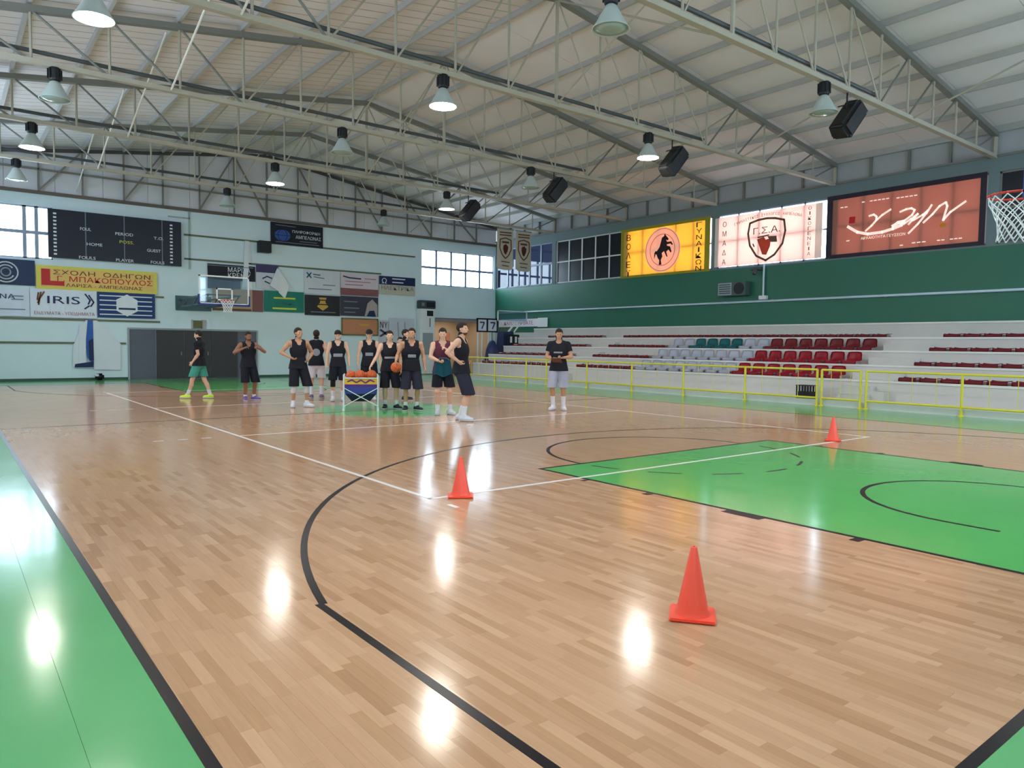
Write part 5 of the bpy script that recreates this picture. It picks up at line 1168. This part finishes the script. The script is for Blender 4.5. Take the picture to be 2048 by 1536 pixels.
person('player walking left in black t-shirt, teal shorts and neon yellow shoes', (4.68, 19.48), 142, 1.82, 'tee', shortsM=M_TEALS, hem=.60, shoeM=M_NEON, sockH=.16, footR=(.08, -.27), footL=(-.07, .3), toeR=0, toeL=0, head=(8, -16), armL=((-.2, -.06, 1.22), (-.17, .12, .98)), armR=((.22, .04, 1.23), (.2, .18, 1.0)))
person('bearded player in black top and shorts with purple shoes, hands at collar', (5.56, 18.19), -92, 1.80, 'tank', skin='brown', beard=True, hem=.50, shoeM=M_PURS, sockH=.08, footR=(.1, .05), footL=(-.15, -.02), toeR=10, toeL=40, head=(10, -8), armR=((.36, .08, 1.33), (.17, .22, 1.42)), armL=((-.38, .04, 1.36), (-.2, .2, 1.43)), curl=1.1)
person('player with hands on hips and white knee sleeves beside the dark door', (5.91, 15.68), -96, 1.88, 'tank', skin='tan', hem=.50, shoeM=M_WSH, sockH=.08, footR=(.13, .0), footL=(-.17, .1), toeR=20, toeL=35, head=(22, 0), armR=((.38, -.08, 1.28), (.16, .12, 1.14)), armL=((-.36, -.1, 1.28), (-.2, .1, 1.1)), curl=.8, knee={1: (.33, .54, M_SLVW), -1: (.33, .54, M_SLVW)})
person('player seen from behind in black top with white emblem and white shorts', (7.35, 18.0), 66, 1.88, 'tank', shortsM=M_WSHT, hem=.56, shoeM=M_MSH, sockH=.26, footR=(.13, .0), footL=(-.13, .0), armR=((.27, -.03, 1.24), (.32, .02, .99)), armL=((-.27, -.03, 1.24), (-.32, .02, .99)), prt=(-1, 1.16, 1.36, -.1, M_PRINT))
person('player in black cap with one black knee sleeve left of the cart', (7.48, 16.91), -112, 1.86, 'tank', cap=True, hem=.56, shoeM=M_WSH, sockH=.2, footR=(.13, .0), footL=(-.11, .02), prt=(1, 1.17, 1.26, .12, M_PRINT), knee={1: (.38, .56, M_SLV)})
person('player in black cap standing right behind the ball cart', (8.34, 16.82), -114, 1.90, 'tank', cap=True, hem=.54, shoeM=M_WSH, head=(-6, -10), prt=(1, 1.17, 1.26, .1, M_PRINT))
person('dark-shirted player mostly hidden behind the one reaching into the cart', (9.1, 16.2), -30, 1.92, 'tee', hem=.54, shoeM=M_DSH, head=(-30, -4))
person('player in black reaching one hand into the ball cart', (7.48, 14.1), -112, 1.83, 'tank', hem=.52, shoeM=M_DSH, sockH=.14, footR=(.1, -.02), footL=(-.16, .06), toeR=15, toeL=30, head=(-4, -4), armR=((.3, .07, 1.27), (.44, .22, 1.06)), armL=((-.25, -.02, 1.23), (-.26, .06, .98)), prt=(1, 1.2, 1.25, .13, M_PRINT))
person('shorter player whose head shows between two taller ones', (9.53, 17.23), -118, 1.72, 'tank', hem=.54, shoeM=M_WSH)
person('player holding a basketball on his hip right of the cart', (7.72, 13.5), -116, 1.89, 'tank', skin='tan', hem=.50, shoeM=M_DSH, shortsM=M_NVSH, sockH=.12, footR=(.13, .03), footL=(-.12, .0), toeR=15, toeL=35, head=(-14, 2), armR=((.31, -.04, 1.25), (.36, .2, 1.12)), armL=((-.27, -.02, 1.22), (-.3, .04, .97)), prt=(1, 1.2, 1.27, .09, M_PRINT), curl=.9)
pt, pk = person('player in maroon top holding a teal bib in front of him', (7.82, 12.35), -118, 1.88, 'tank', topM=M_MAR, hem=.60, shoeM=M_WSH, sockH=.14, sockM=M_SOCK, footR=(.1, .0), footL=(-.17, -.02), toeR=5, toeL=25, head=(-8, -12), armR=((.26, .1, 1.26), (.14, .27, 1.18)), armL=((-.27, .12, 1.28), (-.05, .26, 1.42)), curl=1.2)
person('tallest bearded player in profile with hand on hip, charcoal shorts', (7.46, 11.09), -52, 1.97, 'tank', shortsM=M_NVSH, beard=True, hem=.50, shoeM=M_WSH, sockH=.2, footR=(.1, .08), footL=(-.1, -.05), toeR=5, toeL=10, head=(-6, 2), armR=((.33, -.17, 1.3), (.19, .04, 1.1)), armL=((-.33, -.15, 1.3), (-.19, .05, 1.1)), curl=.8, prt=None)
ct_, ck = person('coach in black t-shirt and grey shorts holding a clipboard', (10.78, 11.87), -140, 1.93, 'tee', shortsM=M_GRSH, hem=.52, skin='tan', shoeM=M_WSH, sockH=.24, footR=(.11, .02), footL=(-.12, -.02), toeR=15, toeL=18, head=(12, -14), armR=((.27, .02, 1.25), (.12, .25, 1.17)), armL=((-.28, .02, 1.26), (-.1, .27, 1.2)), curl=1.0, prt=(1, 1.3, 1.34, .1, M_PRINT))
def local(pos, face, p):
    a = math.radians(face)-PI/2; c, s_ = math.cos(a), math.sin(a); return (pos[0]+p[0]*c-p[1]*s_, pos[1]+p[0]*s_+p[1]*c, p[2])
ball('basketball held against the hip by the player beside the cart', local((7.72, 13.5), -116, (.36, .2, 1.0)), (.5, .3, .2))
cl = thing('clipboard', 'small white clipboard in the hands of the coach', 'clipboard', local((10.78, 11.87), -140, (0, .37, 1.19)), math.radians(-140)-PI/2)
bm = new(); rbox(bm, (0, 0, 0), (.23, .31, .006), Matrix.Rotation(.35, 4, 'X'), .002); obj('board', bm, mat('brown_clipboard', (120, 84, 56), .5), cl); bm = new(); rbox(bm, (0, 0, .006), (.21, .28, .003), Matrix.Rotation(.35, 4, 'X')); obj('sheet', bm, M_PAPERW, cl); bm = new(); rbox(bm, (0, .13, .055), (.08, .03, .015), Matrix.Rotation(.35, 4, 'X')); obj('clip', bm, M_STEELD, cl)
# the bib hangs over the hands in soft pleats
bb_ = thing('bib', 'teal training bib draped over the hands of the maroon player', 'bib', local((7.82, 12.35), -118, (0, .24, .86)), math.radians(-118)-PI/2)
bm = new(); gr = []
for i in range(17):
    u = -1+2*i/16; col = []
    for j in range(11):
        v = j/10; col.append(bm.verts.new((u*(.15+.06*(1-v)), .02*math.sin(u*9)*(1.2-v)-.07*u*u, .34*v-.03*math.cos(u*4)*(1-v))))
    gr.append(col)
for i in range(16):
    for j in range(10): bm.faces.new((gr[i][j], gr[i+1][j], gr[i+1][j+1], gr[i][j+1]))
bmesh.ops.solidify(bm, geom=bm.faces[:], thickness=.012); obj('cloth', bm, M_TOWEL, bb_, smooth=True)
bm = new(); chain(bm, [Vector((.12*math.cos(a), .0, .33+.05*math.sin(a))) for a in [PI*k_/10 for k_ in range(11)]], .012, 6); obj('neck_band', bm, M_TOWEL, bb_, smooth=True)
